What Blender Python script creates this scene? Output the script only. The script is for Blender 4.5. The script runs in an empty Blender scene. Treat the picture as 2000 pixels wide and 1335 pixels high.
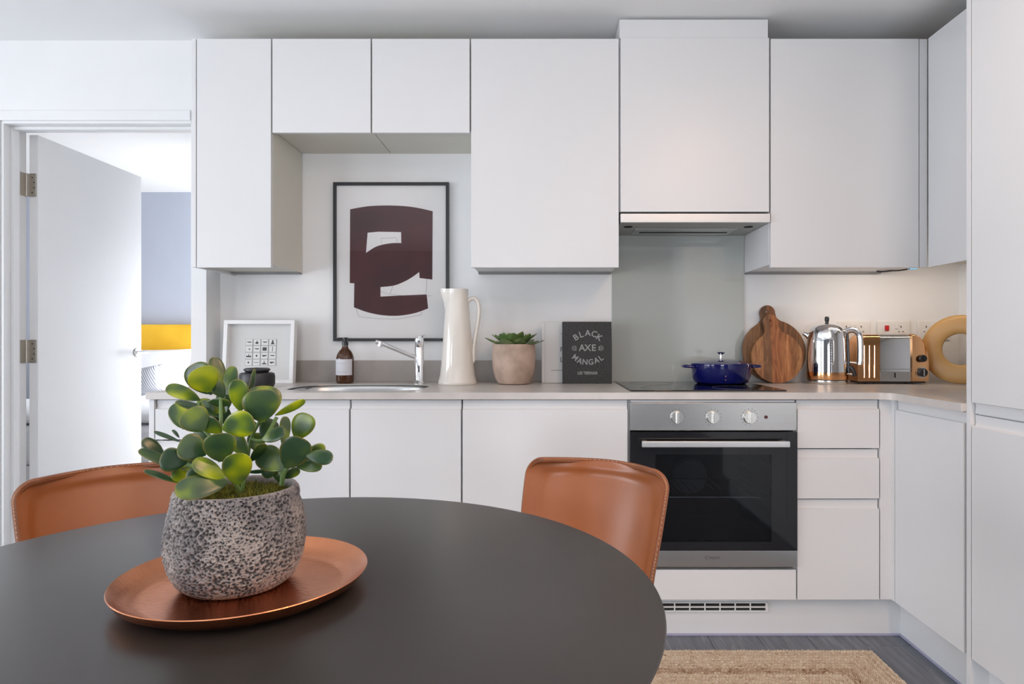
import bpy, bmesh, math, random
from mathutils import Vector, Matrix, noise
random.seed(7)
R = math.radians
PI = math.pi
scn = bpy.context.scene
col = scn.collection

# ---------------------------------------------------------------- camera
F = 1280.0; VX = 1060.0; VY = 665.0; CZ = 1.075      # focal length and vanishing point in pixels, eye height
cam_d = bpy.data.cameras.new('camera')
cam = bpy.data.objects.new('camera', cam_d); col.objects.link(cam)
cam.location = (0, 0, CZ); cam.rotation_euler = (PI/2, 0, 0)
cam_d.sensor_width = 36; cam_d.lens = F/2000*36
cam_d.shift_x = -(VX-1000)/2000; cam_d.shift_y = (VY-667.5)/2000
cam_d.clip_start = 0.02
cam_d.dof.use_dof = False
scn.camera = cam
scn.view_settings.view_transform = 'Standard'
scn.view_settings.look = 'None'
scn.view_settings.exposure = 0.05
scn.view_settings.gamma = 1.0
scn.view_settings.use_curve_mapping = False

def WX(px, Y): return (px-VX)/F*Y
def WZ(py, Y): return CZ-(py-VY)/F*Y
def P(px, py, Y): return Vector((WX(px, Y), Y, WZ(py, Y)))

# ---------------------------------------------------------------- world and lights
w = bpy.data.worlds.new('world'); scn.world = w; w.use_nodes = True
bg = w.node_tree.nodes['Background']
bg.inputs[0].default_value = (0.80, 0.88, 1.0, 1); bg.inputs[1].default_value = 1.0

def area(name, loc, target, sx, sy, power, color, spread=180):
    d = bpy.data.lights.new(name, 'AREA'); d.shape = 'RECTANGLE'; d.size = sx; d.size_y = sy
    d.energy = power; d.color = color; d.spread = R(spread)
    o = bpy.data.objects.new(name, d); col.objects.link(o); o.location = loc
    o.rotation_euler = (Vector(target)-Vector(loc)).to_track_quat('-Z', 'Y').to_euler()
    return o
# daylight entering by the kitchen's two windows in its left wall
area('window_daylight_front', (-4.72, 0.6, 0.95), (1.2, 1.3, 0.4), 2.4, 1.7, 88, (0.88, 0.93, 1.0))
area('window_daylight_back', (-4.70, -2.5, 1.1), (1.2, 1.5, 0.7), 1.5, 1.9, 62, (0.88, 0.93, 1.0))
area('rear_fill', (-0.35, -3.75, 0.85), (1.2, 2.0, 0.4), 1.2, 1.4, 46, (0.88, 0.93, 1.0))  # added fill behind the viewer, lifts the lower right fronts
# daylight of the bedroom window (in its right wall)
area('bedroom_daylight', (-0.80, 5.0, 1.1), (-3.3, 5.74, 0.7), 1.2, 1.2, 85, (0.93, 0.96, 1.0), 130)
# added unseen fill lamps facing up, to brighten the ceiling
def up_fill(x, y, z, pw, c, size=0.4):
    d = bpy.data.lights.new('ceiling_fill', 'AREA'); d.shape = 'DISK'; d.size = size; d.energy = pw; d.color = c
    o = bpy.data.objects.new('ceiling_fill', d); col.objects.link(o); o.location = (x, y, z); o.rotation_euler = (PI, 0, 0)
up_fill(0.0, -1.5, 0.9, 46, (1.0, 0.98, 0.97), 1.2)
up_fill(-1.3, 0.2, 0.9, 12, (1.0, 0.98, 0.98), 0.8)
# warm downlights set in the ceiling on the right
for (lx, ly, pw) in ((0.95, 0.95, 7), (0.95, 0.0, 11)):
    d = bpy.data.lights.new('ceiling_downlight', 'AREA'); d.shape = 'DISK'; d.size = 0.16; d.energy = pw; d.color = (1.0, 0.58, 0.32)
    o = bpy.data.objects.new('ceiling_downlight', d); col.objects.link(o); o.location = (lx, ly, 2.36)
# added fill lamp under the right wall cabinet, to brighten the wall
def strip(x0, x1, pw, c):
    area('wall_fill', ((x0+x1)/2, 2.66, 1.374), ((x0+x1)/2, 2.963, 1.10), x1-x0, 0.012, pw, c, 150)
strip(1.2, 1.84, 0.65, (1.0, 0.80, 0.62))

# ---------------------------------------------------------------- materials
def mat(name, color=(0.8, 0.8, 0.8), rough=0.5, metal=0.0, **kw):
    m = bpy.data.materials.new(name); m.use_nodes = True
    b = m.node_tree.nodes['Principled BSDF']
    b.inputs['Base Color'].default_value = (*color, 1)
    b.inputs['Roughness'].default_value = rough
    b.inputs['Metallic'].default_value = metal
    for k, v in kw.items():
        b.inputs[k.replace('_', ' ')].default_value = v
    return m
def nodes(m): return m.node_tree.nodes, m.node_tree.links, m.node_tree.nodes['Principled BSDF']
def coords(m, scale=(1, 1, 1), kind='Object', rot=(0, 0, 0)):
    n, l, b = nodes(m)
    tc = n.new('ShaderNodeTexCoord'); mp = n.new('ShaderNodeMapping')
    mp.inputs['Scale'].default_value = scale; mp.inputs['Rotation'].default_value = rot
    l.new(tc.outputs[kind], mp.inputs[0]); return mp.outputs[0]
def noise_tex(m, vec, scale, detail=4, rough=0.5, dist=0.0):
    n, l, b = nodes(m); t = n.new('ShaderNodeTexNoise')
    t.inputs['Scale'].default_value = scale; t.inputs['Detail'].default_value = detail
    t.inputs['Roughness'].default_value = rough; t.inputs['Distortion'].default_value = dist
    l.new(vec, t.inputs['Vector']); return t.outputs['Fac']
def ramp(m, fac, stops):
    n, l, b = nodes(m); r = n.new('ShaderNodeValToRGB'); e = r.color_ramp.elements
    while len(e) < len(stops): e.new(0.5)
    for el, (p, c) in zip(e, stops): el.position = p; el.color = (*c, 1)
    l.new(fac, r.inputs[0]); return r.outputs[0]
def bump(m, fac, strength=0.3, dist=0.001):
    n, l, b = nodes(m); bp = n.new('ShaderNodeBump'); bp.inputs['Strength'].default_value = strength
    bp.inputs['Distance'].default_value = dist; l.new(fac, bp.inputs['Height']); l.new(bp.outputs[0], b.inputs['Normal']); return bp
def tinted(name, c1, c2, scale, rough=0.5, metal=0.0, detail=4, sc3=(1, 1, 1), bstr=0.0, bdist=0.001, dist=0.0, lo=0.35, hi=0.65, **kw):
    m = mat(name, c1, rough, metal, **kw); n, l, b = nodes(m)
    f = noise_tex(m, coords(m, sc3), scale, detail, dist=dist)
    l.new(ramp(m, f, [(lo, c1), (hi, c2)]), b.inputs['Base Color'])
    if bstr: bump(m, f, bstr, bdist)
    return m

M = {}
M['wall'] = tinted('white_wall_paint', (0.80, 0.80, 0.80), (0.82, 0.82, 0.82), 3, 0.7, bstr=0.05)
M['ceiling'] = tinted('white_ceiling_paint', (0.87, 0.87, 0.87), (0.88, 0.88, 0.88), 3, 0.8)
M['bedroom_wall'] = tinted('blue_grey_wall_paint', (0.46, 0.49, 0.58), (0.48, 0.51, 0.60), 3, 0.8)
M['cab'] = tinted('white_satin_lacquer', (0.74, 0.74, 0.745), (0.755, 0.755, 0.76), 2, 0.32)
M['carcass'] = tinted('cream_carcass_board', (0.66, 0.64, 0.56), (0.68, 0.66, 0.58), 4, 0.5)
M['woodwork'] = tinted('white_gloss_woodwork', (0.80, 0.80, 0.80), (0.82, 0.82, 0.82), 2, 0.35)
M['dark'] = mat('dark_void', (0.015, 0.015, 0.015), 0.8)
M['rail_grey'] = mat('grey_gap_strip', (0.25, 0.25, 0.25), 0.7)  # the fixing rail's own grey
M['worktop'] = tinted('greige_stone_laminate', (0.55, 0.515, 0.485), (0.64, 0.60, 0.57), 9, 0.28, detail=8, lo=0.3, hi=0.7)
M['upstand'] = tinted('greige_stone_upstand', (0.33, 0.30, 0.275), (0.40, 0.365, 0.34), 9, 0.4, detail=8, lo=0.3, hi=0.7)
def steel(name, c=(0.60, 0.59, 0.57), rough=0.28, sc=(1, 60, 400)):
    m = mat(name, c, rough, 1.0); n, l, b = nodes(m)
    f = noise_tex(m, coords(m, sc), 3, 3)
    l.new(ramp(m, f, [(0.3, tuple(x*0.93 for x in c)), (0.7, tuple(min(1, x*1.06) for x in c))]), b.inputs['Base Color'])
    return m
M['steel'] = steel('brushed_steel')
M['hinge'] = mat('satin_hinge_metal', (0.46, 0.43, 0.38), 0.38, 1.0)
M['chrome'] = mat('chrome', (0.86, 0.86, 0.87), 0.05, 1.0)
M['satin_chrome'] = mat('satin_chrome', (0.74, 0.72, 0.68), 0.22, 1.0)
M['copper_pol'] = mat('polished_copper', (0.86, 0.46, 0.22), 0.13, 1.0)
M['hood_under'] = mat('hood_grey_metal', (0.42, 0.42, 0.40), 0.45, 0.3)
M['black_glass'] = mat('black_glass', (0.012, 0.012, 0.014), 0.04, 0.0)
M['black_plastic'] = mat('black_plastic', (0.02, 0.02, 0.022), 0.3)
M['oven_cavity'] = mat('dark_enamel', (0.025, 0.026, 0.028), 0.3)
M['splash'] = mat('grey_green_back_painted_glass', (0.43, 0.46, 0.44), 0.06, Coat_Weight=0.4)
M['white_plastic'] = mat('white_plastic', (0.80, 0.79, 0.77), 0.3)
M['red_plastic'] = mat('red_plastic', (0.55, 0.02, 0.02), 0.3)
M['blue_plastic'] = mat('blue_plastic', (0.10, 0.35, 0.62), 0.4)
M['frame_black'] = mat('black_picture_frame', (0.02, 0.02, 0.022), 0.35)
M['paper'] = tinted('off_white_paper', (0.84, 0.84, 0.84), (0.86, 0.86, 0.86), 6, 0.6)
M['maroon'] = tinted('maroon_print', (0.050, 0.013, 0.016), (0.085, 0.018, 0.022), 5, 0.6, detail=5)
M['pencil'] = mat('grey_pencil_line', (0.20, 0.20, 0.20), 0.7)
M['ink'] = mat('dark_ink', (0.05, 0.05, 0.055), 0.6)
M['mount'] = mat('grey_white_mount_board', (0.62, 0.62, 0.61), 0.7)
M['tile_grey'] = mat('icon_tile_border', (0.42, 0.42, 0.42), 0.7)
M['tile_white'] = mat('icon_tile_card', (0.68, 0.68, 0.67), 0.7)
M['black_ceramic'] = mat('matt_black_ceramic', (0.02, 0.02, 0.022), 0.38)
M['amber'] = mat('amber_glass', (0.065, 0.020, 0.005), 0.06, Coat_Weight=0.3)
M['label_paper'] = mat('pale_label_paper', (0.64, 0.64, 0.68), 0.6)
M['cream_glaze'] = mat('cream_glazed_ceramic', (0.78, 0.74, 0.68), 0.12, Coat_Weight=0.6)
M['terracotta'] = tinted('pale_terracotta', (0.50, 0.37, 0.30), (0.36, 0.26, 0.20), 14, 0.65, detail=8, bstr=0.3, lo=0.42, hi=0.68)
M['succulent'] = tinted('succulent_green', (0.075, 0.14, 0.045), (0.19, 0.28, 0.09), 18, 0.45)
M['book_black'] = tinted('charcoal_book_cloth', (0.010, 0.010, 0.011), (0.036, 0.036, 0.037), 160, 0.6, detail=6, lo=0.4, hi=0.7)
M['book_ink'] = mat('grey_cover_lettering', (0.30, 0.30, 0.30), 0.6)
M['book_white'] = mat('white_book_cover', (0.58, 0.58, 0.58), 0.4)
M['pages'] = tinted('page_edges', (0.70, 0.68, 0.62), (0.62, 0.60, 0.54), 300, 0.8)
M['enamel_blue'] = mat('cobalt_blue_enamel', (0.004, 0.006, 0.095), 0.08, Coat_Weight=0.5)
M['ring_wood'] = tinted('pale_ochre_lacquer', (0.50, 0.29, 0.10), (0.54, 0.32, 0.12), 5, 0.35)
M['moss'] = tinted('moss_green', (0.22, 0.21, 0.02), (0.05, 0.07, 0.01), 90, 0.9)
M['soil'] = mat('dark_soil', (0.03, 0.022, 0.015), 0.9)
M['table'] = tinted('taupe_linoleum', (0.025, 0.021, 0.0185), (0.028, 0.024, 0.0215), 5, 0.30)
M['table_edge'] = mat('dark_table_edge', (0.075, 0.066, 0.06), 0.4)
M['metal_black'] = mat('black_powder_coat', (0.03, 0.03, 0.03), 0.4, 0.5)
M['leather'] = tinted('tan_saddle_leather', (0.29, 0.082, 0.017), (0.33, 0.096, 0.021), 7, 0.33, detail=6, bstr=0.04, Coat_Weight=0.3, Coat_Roughness=0.3)
M['seam'] = tinted('dark_tan_leather_edge', (0.20, 0.065, 0.022), (0.26, 0.085, 0.03), 9, 0.45)
M['thread'] = mat('pale_stitching_thread', (0.60, 0.34, 0.18), 0.7)
M['velvet'] = tinted('mustard_velvet', (0.78, 0.43, 0.02), (0.90, 0.54, 0.04), 3, 0.8, detail=5)
M['linen'] = tinted('white_bed_linen', (0.84, 0.84, 0.86), (0.88, 0.88, 0.90), 5, 0.9)
M['carpet'] = tinted('pale_carpet', (0.50, 0.48, 0.45), (0.60, 0.58, 0.55), 120, 0.95)
M['floor_base'] = mat('floor_joint', (0.05, 0.05, 0.055), 0.8)
M['grille_dark'] = mat('grille_dark', (0.02, 0.02, 0.02), 0.9)

def m_floor():
    m = mat('grey_oak_vinyl_plank', (0.15, 0.15, 0.155), 0.42); n, l, b = nodes(m)
    v = coords(m, (14, 1.6, 1)); oi = n.new('ShaderNodeObjectInfo')
    add = n.new('ShaderNodeVectorMath'); add.operation = 'ADD'
    cmb = n.new('ShaderNodeCombineXYZ'); mu = n.new('ShaderNodeMath'); mu.operation = 'MULTIPLY'; mu.inputs[1].default_value = 40
    l.new(oi.outputs['Random'], mu.inputs[0]); l.new(mu.outputs[0], cmb.inputs[0]); l.new(mu.outputs[0], cmb.inputs[1])
    l.new(v, add.inputs[0]); l.new(cmb.outputs[0], add.inputs[1])
    f = noise_tex(m, add.outputs[0], 3.0, 8, 0.65, 0.6)
    l.new(ramp(m, f, [(0.3, (0.088, 0.098, 0.118)), (0.52, (0.15, 0.162, 0.19)), (0.72, (0.26, 0.27, 0.295))]), b.inputs['Base Color'])
    bump(m, f, 0.15)
    return m
M['plank'] = m_floor()
def m_wood(name, stops, sc=(22, 1, 2), rough=0.45, rot=(0, 0, 0)):
    m = mat(name, (0.4, 0.2, 0.1), rough); n, l, b = nodes(m)
    f = noise_tex(m, coords(m, sc, rot=rot), 1.0, 6, 0.6, 1.6)
    g = ramp(m, f, stops)
    sp = n.new('ShaderNodeSeparateXYZ'); l.new(coords(m, (4, 4, 4)), sp.inputs[0])
    add = n.new('ShaderNodeMath'); add.operation = 'ADD'; add.inputs[1].default_value = 0.5; l.new(sp.outputs['X'], add.inputs[0])
    bnd = n.new('ShaderNodeValToRGB'); bnd.color_ramp.interpolation = 'CONSTANT'; e = bnd.color_ramp.elements
    bands = [(0.0, (1.0, 0.95, 0.85)), (0.26, (0.55, 0.52, 0.50)), (0.40, (1.05, 0.80, 0.66)), (0.56, (1.15, 0.95, 0.80)), (0.74, (0.85, 0.75, 0.62))]
    while len(e) < len(bands): e.new(0.5)
    for el, (p_, c_) in zip(e, bands): el.position = p_; el.color = (*c_, 1)
    l.new(add.outputs[0], bnd.inputs[0])
    mx = n.new('ShaderNodeMix'); mx.data_type = 'RGBA'; mx.blend_type = 'MULTIPLY'; mx.inputs['Factor'].default_value = 1
    l.new(g, mx.inputs['A']); l.new(bnd.outputs[0], mx.inputs['B'])
    l.new(mx.outputs['Result'], b.inputs['Base Color']); bump(m, f, 0.08); return m
M['board_mid'] = m_wood('acacia_wood', [(0.30, (0.15, 0.060, 0.022)), (0.5, (0.34, 0.16, 0.07)), (0.7, (0.52, 0.29, 0.13))], (34, 4, 6))
M['board_dark'] = m_wood('dark_acacia_wood', [(0.30, (0.09, 0.045, 0.02)), (0.55, (0.22, 0.11, 0.05)), (0.75, (0.38, 0.2, 0.09))], (34, 4, 6))
def m_copper_tray():
    m = mat('satin_hammered_copper', (0.62, 0.25, 0.13), 0.27, 1.0); n, l, b = nodes(m)
    f = noise_tex(m, coords(m, (90, 240, 1), rot=(0, 0, R(25))), 1.0, 2)
    bump(m, f, 0.35, 0.0012)
    f2 = noise_tex(m, coords(m, (6, 6, 6)), 2, 3)
    l.new(ramp(m, f2, [(0.35, (0.55, 0.21, 0.10)), (0.7, (0.66, 0.28, 0.15))]), b.inputs['Base Color'])
    return m
M['tray'] = m_copper_tray()
def m_pumice():
    m = mat('pumice_stone', (0.4, 0.37, 0.35), 0.9); n, l, b = nodes(m)
    at = n.new('ShaderNodeAttribute'); at.attribute_name = 'pit_shade'
    v = coords(m)
    f = noise_tex(m, v, 14, 5); f2 = noise_tex(m, v, 600, 3)
    a = ramp(m, f, [(0.36, (0.17, 0.16, 0.165)), (0.60, (0.36, 0.32, 0.295))])
    mix = n.new('ShaderNodeMix'); mix.data_type = 'RGBA'
    l.new(at.outputs['Fac'], mix.inputs['Factor']); l.new(a, mix.inputs['A']); mix.inputs['B'].default_value = (0.035, 0.03, 0.034, 1)  # cavity shade painted near-black into the pits
    l.new(mix.outputs['Result'], b.inputs['Base Color']); bump(m, f2, 0.5, 0.001); return m
M['pumice'] = m_pumice()
def m_leaf():
    m = mat('waxy_leaf', (0.1, 0.2, 0.03), 0.27); n, l, b = nodes(m)
    at = n.new('ShaderNodeAttribute'); at.attribute_name = 'rim'
    oi = n.new('ShaderNodeObjectInfo')
    f = noise_tex(m, coords(m, (28, 28, 28)), 1.0, 1)
    ad = n.new('ShaderNodeMath'); ad.operation = 'ADD'
    mu = n.new('ShaderNodeMath'); mu.operation = 'MULTIPLY_ADD'; mu.inputs[1].default_value = 0.30; mu.inputs[2].default_value = -0.15
    l.new(oi.outputs['Random'], mu.inputs[0]); l.new(mu.outputs[0], ad.inputs[0]); l.new(f, ad.inputs[1])
    c = ramp(m, ad.outputs[0], [(0.38, (0.022, 0.058, 0.022)), (0.52, (0.048, 0.095, 0.022)), (0.62, (0.15, 0.22, 0.008)), (0.74, (0.36, 0.40, 0.004))])
    mix = n.new('ShaderNodeMix'); mix.data_type = 'RGBA'
    l.new(at.outputs['Fac'], mix.inputs['Factor']); l.new(c, mix.inputs['A']); mix.inputs['B'].default_value = (0.30, 0.20, 0.035, 1)
    l.new(mix.outputs['Result'], b.inputs['Base Color'])
    b.inputs['Subsurface Weight'].default_value = 0.08; b.inputs['Subsurface Radius'].default_value = (0.003, 0.005, 0.001)
    b.inputs['Subsurface Scale'].default_value = 1.0
    return m
M['leaf'] = m_leaf()
M['stem'] = mat('plant_stem', (0.12, 0.20, 0.05), 0.5)
def m_jute():
    m = mat('braided_jute', (0.5, 0.38, 0.26), 0.9); n, l, b = nodes(m)
    at = n.new('ShaderNodeAttribute'); at.attribute_name = 'tone'
    c = ramp(m, at.outputs['Fac'], [(0.0, (0.24, 0.13, 0.075)), (0.25, (0.42, 0.29, 0.19)), (0.6, (0.56, 0.43, 0.31)), (1.0, (0.66, 0.55, 0.42))])
    l.new(c, b.inputs['Base Color'])
    f = noise_tex(m, coords(m, (700, 700, 700)), 1, 2); bump(m, f, 0.6, 0.001); return m
M['jute'] = m_jute()
def m_stripe():
    m = mat('striped_linen', (0.6, 0.6, 0.62), 0.9); n, l, b = nodes(m)
    wv = n.new('ShaderNodeTexWave'); wv.inputs['Scale'].default_value = 26; wv.bands_direction = 'X'
    l.new(coords(m, (1, 1, 1), rot=(0, R(35), 0)), wv.inputs[0])
    l.new(ramp(m, wv.outputs['Fac'], [(0.4, (0.25, 0.26, 0.32)), (0.6, (0.75, 0.75, 0.77))]), b.inputs['Base Color']); return m
M['stripe'] = m_stripe()
def m_tglass(name, tint, gloss=0.04, ior=1.5):
    m = bpy.data.materials.new(name); m.use_nodes = True; n = m.node_tree.nodes; l = m.node_tree.links
    n.remove(n['Principled BSDF']); out = n['Material Output']
    tr = n.new('ShaderNodeBsdfTransparent'); tr.inputs[0].default_value = (*tint, 1)
    gl = n.new('ShaderNodeBsdfGlossy'); gl.inputs['Roughness'].default_value = gloss
    fr = n.new('ShaderNodeFresnel'); fr.inputs[0].default_value = ior
    mx = n.new('ShaderNodeMixShader'); l.new(fr.outputs[0], mx.inputs[0]); l.new(tr.outputs[0], mx.inputs[1]); l.new(gl.outputs[0], mx.inputs[2])
    l.new(mx.outputs[0], out.inputs[0]); return m
M['oven_glass'] = m_tglass('tinted_oven_glass', (0.45, 0.47, 0.5))
M['pane'] = m_tglass('clear_pane', (1.0, 1.0, 1.0), 0.02, 1.28)

# ---------------------------------------------------------------- mesh builder
class MB:
    def __init__(s): s.v = []; s.f = []; s.at = {}; s.boxy = False
    def add(s, vs, fs, mx=None):
        o = len(s.v)
        for p in vs:
            p = Vector(p)
            if mx is not None: p = mx @ p
            s.v.append(p)
        s.f += [tuple(i+o for i in f) for f in fs]
        return s
    def box(s, a, b, bev=0.0, seg=2, mx=None):
        s.boxy = True
        x0, x1 = sorted((a[0], b[0])); y0, y1 = sorted((a[1], b[1])); z0, z1 = sorted((a[2], b[2]))
        bm = bmesh.new(); bmesh.ops.create_cube(bm, size=1)
        for v in bm.verts: v.co = Vector(((x0+x1)/2+v.co.x*(x1-x0), (y0+y1)/2+v.co.y*(y1-y0), (z0+z1)/2+v.co.z*(z1-z0)))
        if bev > 0: bmesh.ops.bevel(bm, geom=bm.edges[:]+bm.verts[:], offset=bev, segments=seg, profile=0.5, affect='EDGES')
        bm.verts.index_update()
        s.add([v.co.copy() for v in bm.verts], [[v.index for v in f.verts] for f in bm.faces], mx); bm.free(); return s
    def lathe(s, prof, c=(0, 0, 0), n=48, mx=None, sx=1, sy=1):
        vs = []; fs = []; k = len(prof)
        for i in range(n):
            a = 2*PI*i/n
            for r, z in prof: vs.append((c[0]+r*sx*math.cos(a), c[1]+r*sy*math.sin(a), c[2]+z))
        for i in range(n):
            j = (i+1) % n
            for q in range(k-1): fs.append((i*k+q, j*k+q, j*k+q+1, i*k+q+1))
        if prof[0][0] > 1e-5: fs.append(tuple(i*k for i in range(n))[::-1])
        if prof[-1][0] > 1e-5: fs.append(tuple(i*k+k-1 for i in range(n)))
        return s.add(vs, fs, mx)
    def cyl(s, p0, p1, r0, r1=None, n=24):
        r1 = r0 if r1 is None else r1
        p0 = Vector(p0); p1 = Vector(p1); d = p1-p0
        mx = Matrix.Translation(p0) @ d.to_track_quat('Z', 'Y').to_matrix().to_4x4()
        b = min(r0, r1)*0.12
        return s.lathe([(r0-b, 0), (r0, b), (r1, d.length-b), (r1-b, d.length)], n=n, mx=mx)
    def tube(s, pts, r, n=12, closed=False, flat=1.0):
        pts = [Vector(p) for p in pts]; m = len(pts); vs = []; fs = []
        rr = r if isinstance(r, (list, tuple)) else [r]*m
        up = None
        for i, p in enumerate(pts):
            a = pts[(i-1) % m] if (closed or i > 0) else p
            b = pts[(i+1) % m] if (closed or i < m-1) else p
            t = (b-a).normalized()
            if up is None: up = t.orthogonal().normalized()
            else:
                up = (up-t*up.dot(t))
                up = up.normalized() if up.length > 1e-6 else t.orthogonal().normalized()
            sd = t.cross(up)
            for q in range(n):
                an = 2*PI*q/n; vs.append(p+(up*math.cos(an)+sd*math.sin(an)*flat)*rr[i])
        last = m if closed else m-1
        for i in range(last):
            j = (i+1) % m
            for q in range(n): fs.append((i*n+q, i*n+(q+1) % n, j*n+(q+1) % n, j*n+q))
        if not closed:
            fs.append(tuple(range(n))[::-1]); fs.append(tuple((m-1)*n+q for q in range(n)))
        return s.add(vs, fs)
    def extrude(s, prof, axis, a, b, mx=None):
        # prof: closed 2D polygon; axis 'x': (y,z) pairs, 'y': (x,z), 'z': (x,y)
        k = len(prof); vs = []
        for t in (a, b):
            for (p, q) in prof:
                vs.append({'x': (t, p, q), 'y': (p, t, q), 'z': (p, q, t)}[axis])
        fs = [(i, (i+1) % k, k+(i+1) % k, k+i) for i in range(k)]+[tuple(range(k))[::-1], tuple(range(k, 2*k))]
        return s.add(vs, fs, mx)
    def grid(s, fn, nu, nv, closed_u=False):
        vs = [fn(i/(nu if closed_u else nu-1), j/(nv-1)) for i in range(nu) for j in range(nv)]; fs = []
        for i in range(nu if closed_u else nu-1):
            for j in range(nv-1):
                a = i*nv+j; b = ((i+1) % nu)*nv+j; fs.append((a, b, b+1, a+1))
        return s.add(vs, fs)

def link(o): col.objects.link(o); return o
def T(root): return root['_m'] if False else MATS[root.name]
MATS = {}
def tag(o, label=None, cat=None, group=None, kind=None):
    if label: o['label'] = label
    if cat: o['category'] = cat
    if group: o['group'] = group
    if kind: o['kind'] = kind
    return o
def thing(name, label, cat, loc=(0, 0, 0), rot=(0, 0, 0), group=None, kind=None):
    o = bpy.data.objects.new(name, None); link(o); o.empty_display_size = 0.05
    o.location = loc; o.rotation_euler = rot
    from mathutils import Euler
    MATS[o.name] = Matrix.Translation(loc) @ Euler(rot).to_matrix().to_4x4()
    return tag(o, label, cat, group, kind)
def mk(name, mb, m, parent=None, smooth=35, world=False, label=None):
    """link a builder's geometry as ONE mesh object; world=True: vertices given in world space"""
    me = bpy.data.meshes.new(name)
    vs = mb.v
    if world and parent is not None:
        inv = MATS[parent.name].inverted(); vs = [inv @ v for v in vs]
    me.from_pydata([tuple(v) for v in vs], [], mb.f)
    bm = bmesh.new(); bm.from_mesh(me); bmesh.ops.recalc_face_normals(bm, faces=bm.faces); bm.to_mesh(me); bm.free()
    for k, vals in mb.at.items():
        a = me.attributes.new(k, 'FLOAT', 'POINT'); a.data.foreach_set('value', vals)
    me.materials.append(M[m] if isinstance(m, str) else m)
    if smooth:
        me.polygons.foreach_set('use_smooth', [True]*len(me.polygons)); me.set_sharp_from_angle(angle=R(smooth))
    me.update()
    o = bpy.data.objects.new(name, me); link(o)
    if mb.boxy and smooth and len(me.polygons) < 2000:
        wn = o.modifiers.new('weighted_normal', 'WEIGHTED_NORMAL'); wn.keep_sharp = True
    if parent is not None:
        o.parent = parent; MATS[o.name] = MATS[parent.name]
    else: MATS[o.name] = Matrix()
    if label: o['label'] = label
    return o
def lone(name, mb, m, label, cat, loc, **kw):
    """a thing that is one mesh: geometry in world space, origin moved to loc"""
    L = Vector(loc); mb.v = [v-L for v in mb.v]
    o = mk(name, mb, m); o.location = loc; MATS[o.name] = Matrix.Translation(loc); return tag(o, label, cat, **kw)
def struct(name, mb, m, parent=None, label=None):
    o = mk(name, mb, m, parent); 
    if parent is None: o['kind'] = 'structure'
    if label: o['label'] = label
    return o
def flat_shape(splines, depth):
    """filled 2D outline(s), holes allowed, extruded; returns MB in local XY, z 0..depth"""
    cu = bpy.data.curves.new('tmp', 'CURVE'); cu.dimensions = '2D'; cu.fill_mode = 'BOTH'; cu.extrude = depth/2
    for pts in splines:
        sp = cu.splines.new('POLY'); sp.points.add(len(pts)-1); sp.use_cyclic_u = True
        for q, p in zip(sp.points, pts): q.co = (p[0], p[1], 0, 1)
    o = bpy.data.objects.new('tmp', cu); me = bpy.data.meshes.new_from_object(o)
    mb = MB(); mb.add([v.co+Vector((0, 0, depth/2)) for v in me.vertices], [tuple(p.vertices) for p in me.polygons])
    bpy.data.objects.remove(o); bpy.data.meshes.remove(me); bpy.data.curves.remove(cu); return mb
def text_mb(s, size, depth=0.0004, align='CENTER', bold=0.0):
    cu = bpy.data.curves.new('tmp', 'FONT'); cu.body = s; cu.size = size; cu.extrude = depth/2; cu.align_x = align; cu.align_y = 'CENTER'
    cu.offset = bold; cu.resolution_u = 3
    o = bpy.data.objects.new('tmp', cu); me = bpy.data.meshes.new_from_object(o)
    r = ([v.co+Vector((0, 0, depth/2)) for v in me.vertices], [tuple(p.vertices) for p in me.polygons])
    bpy.data.objects.remove(o); bpy.data.meshes.remove(me); bpy.data.curves.remove(cu); return r
# turns a drawing in XY (z towards the viewer) to face -Y
FACE = Matrix.Rotation(PI/2, 4, 'X')
def xf(mb, mx): mb.v = [mx @ v for v in mb.v]; return mb
def smoothstep(a, b, x):
    t = max(0, min(1, (x-a)/(b-a))); return t*t*(3-2*t)
def catmull(pts, n=8, closed=False):
    pts = [Vector(p) for p in pts]; out = []; m = len(pts)
    for i in range(m if closed else m-1):
        g = lambda k: pts[k % m] if closed else pts[max(0, min(m-1, k))]
        p0, p1, p2, p3 = g(i-1), g(i), g(i+1), g(i+2)
        for q in range(n):
            t = q/n; out.append(0.5*((2*p1)+(p2-p0)*t+(2*p0-5*p1+4*p2-p3)*t*t+(3*p1-p0-3*p2+p3)*t**3))
    if not closed: out.append(pts[-1])
    return out

# ================================================================ SETTING
YW = 2.963      # kitchen back wall
XR = 1.88       # kitchen right wall
XL = -4.6; YR = -3.6; HC = 2.375
YD = 2.84       # face of the wall with the door
YBR = 5.74      # bedroom far wall
OX0, OX1, OZ = -2.335, -1.524, 2.015   # door opening (clear)

fl = struct('floor', MB().box((XL-0.2, YR-0.2, -0.05), (XR+0.2, YW+0.1, -0.004)), 'floor_base')
pw, pl = 0.18, 1.22
proto = None; ix = 0; x = XR-0.02
while x > XL:
    x0 = max(x-pw, XL); off = (ix*0.47) % pl; y = YR-off
    while y < YW:
        a = max(y, YR); b = min(y+pl, YW)
        if b-a > 0.02:
            full = abs((b-a)-pl) < 1e-6 and abs((x-x0)-pw) < 1e-6
            if full and proto is not None:
                o = bpy.data.objects.new('plank', proto); link(o); o.parent = fl
            else:
                o = mk('plank', MB().box((-(x-x0)/2+0.0008, -(b-a)/2+0.0008, -0.004), ((x-x0)/2-0.0008, (b-a)/2-0.0008, 0.0), 0.0006, 1), 'plank', fl, smooth=0)
                if full: proto = o.data
            o.location = ((x+x0)/2, (a+b)/2, 0)
        y += pl
    x -= pw; ix += 1
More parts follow.
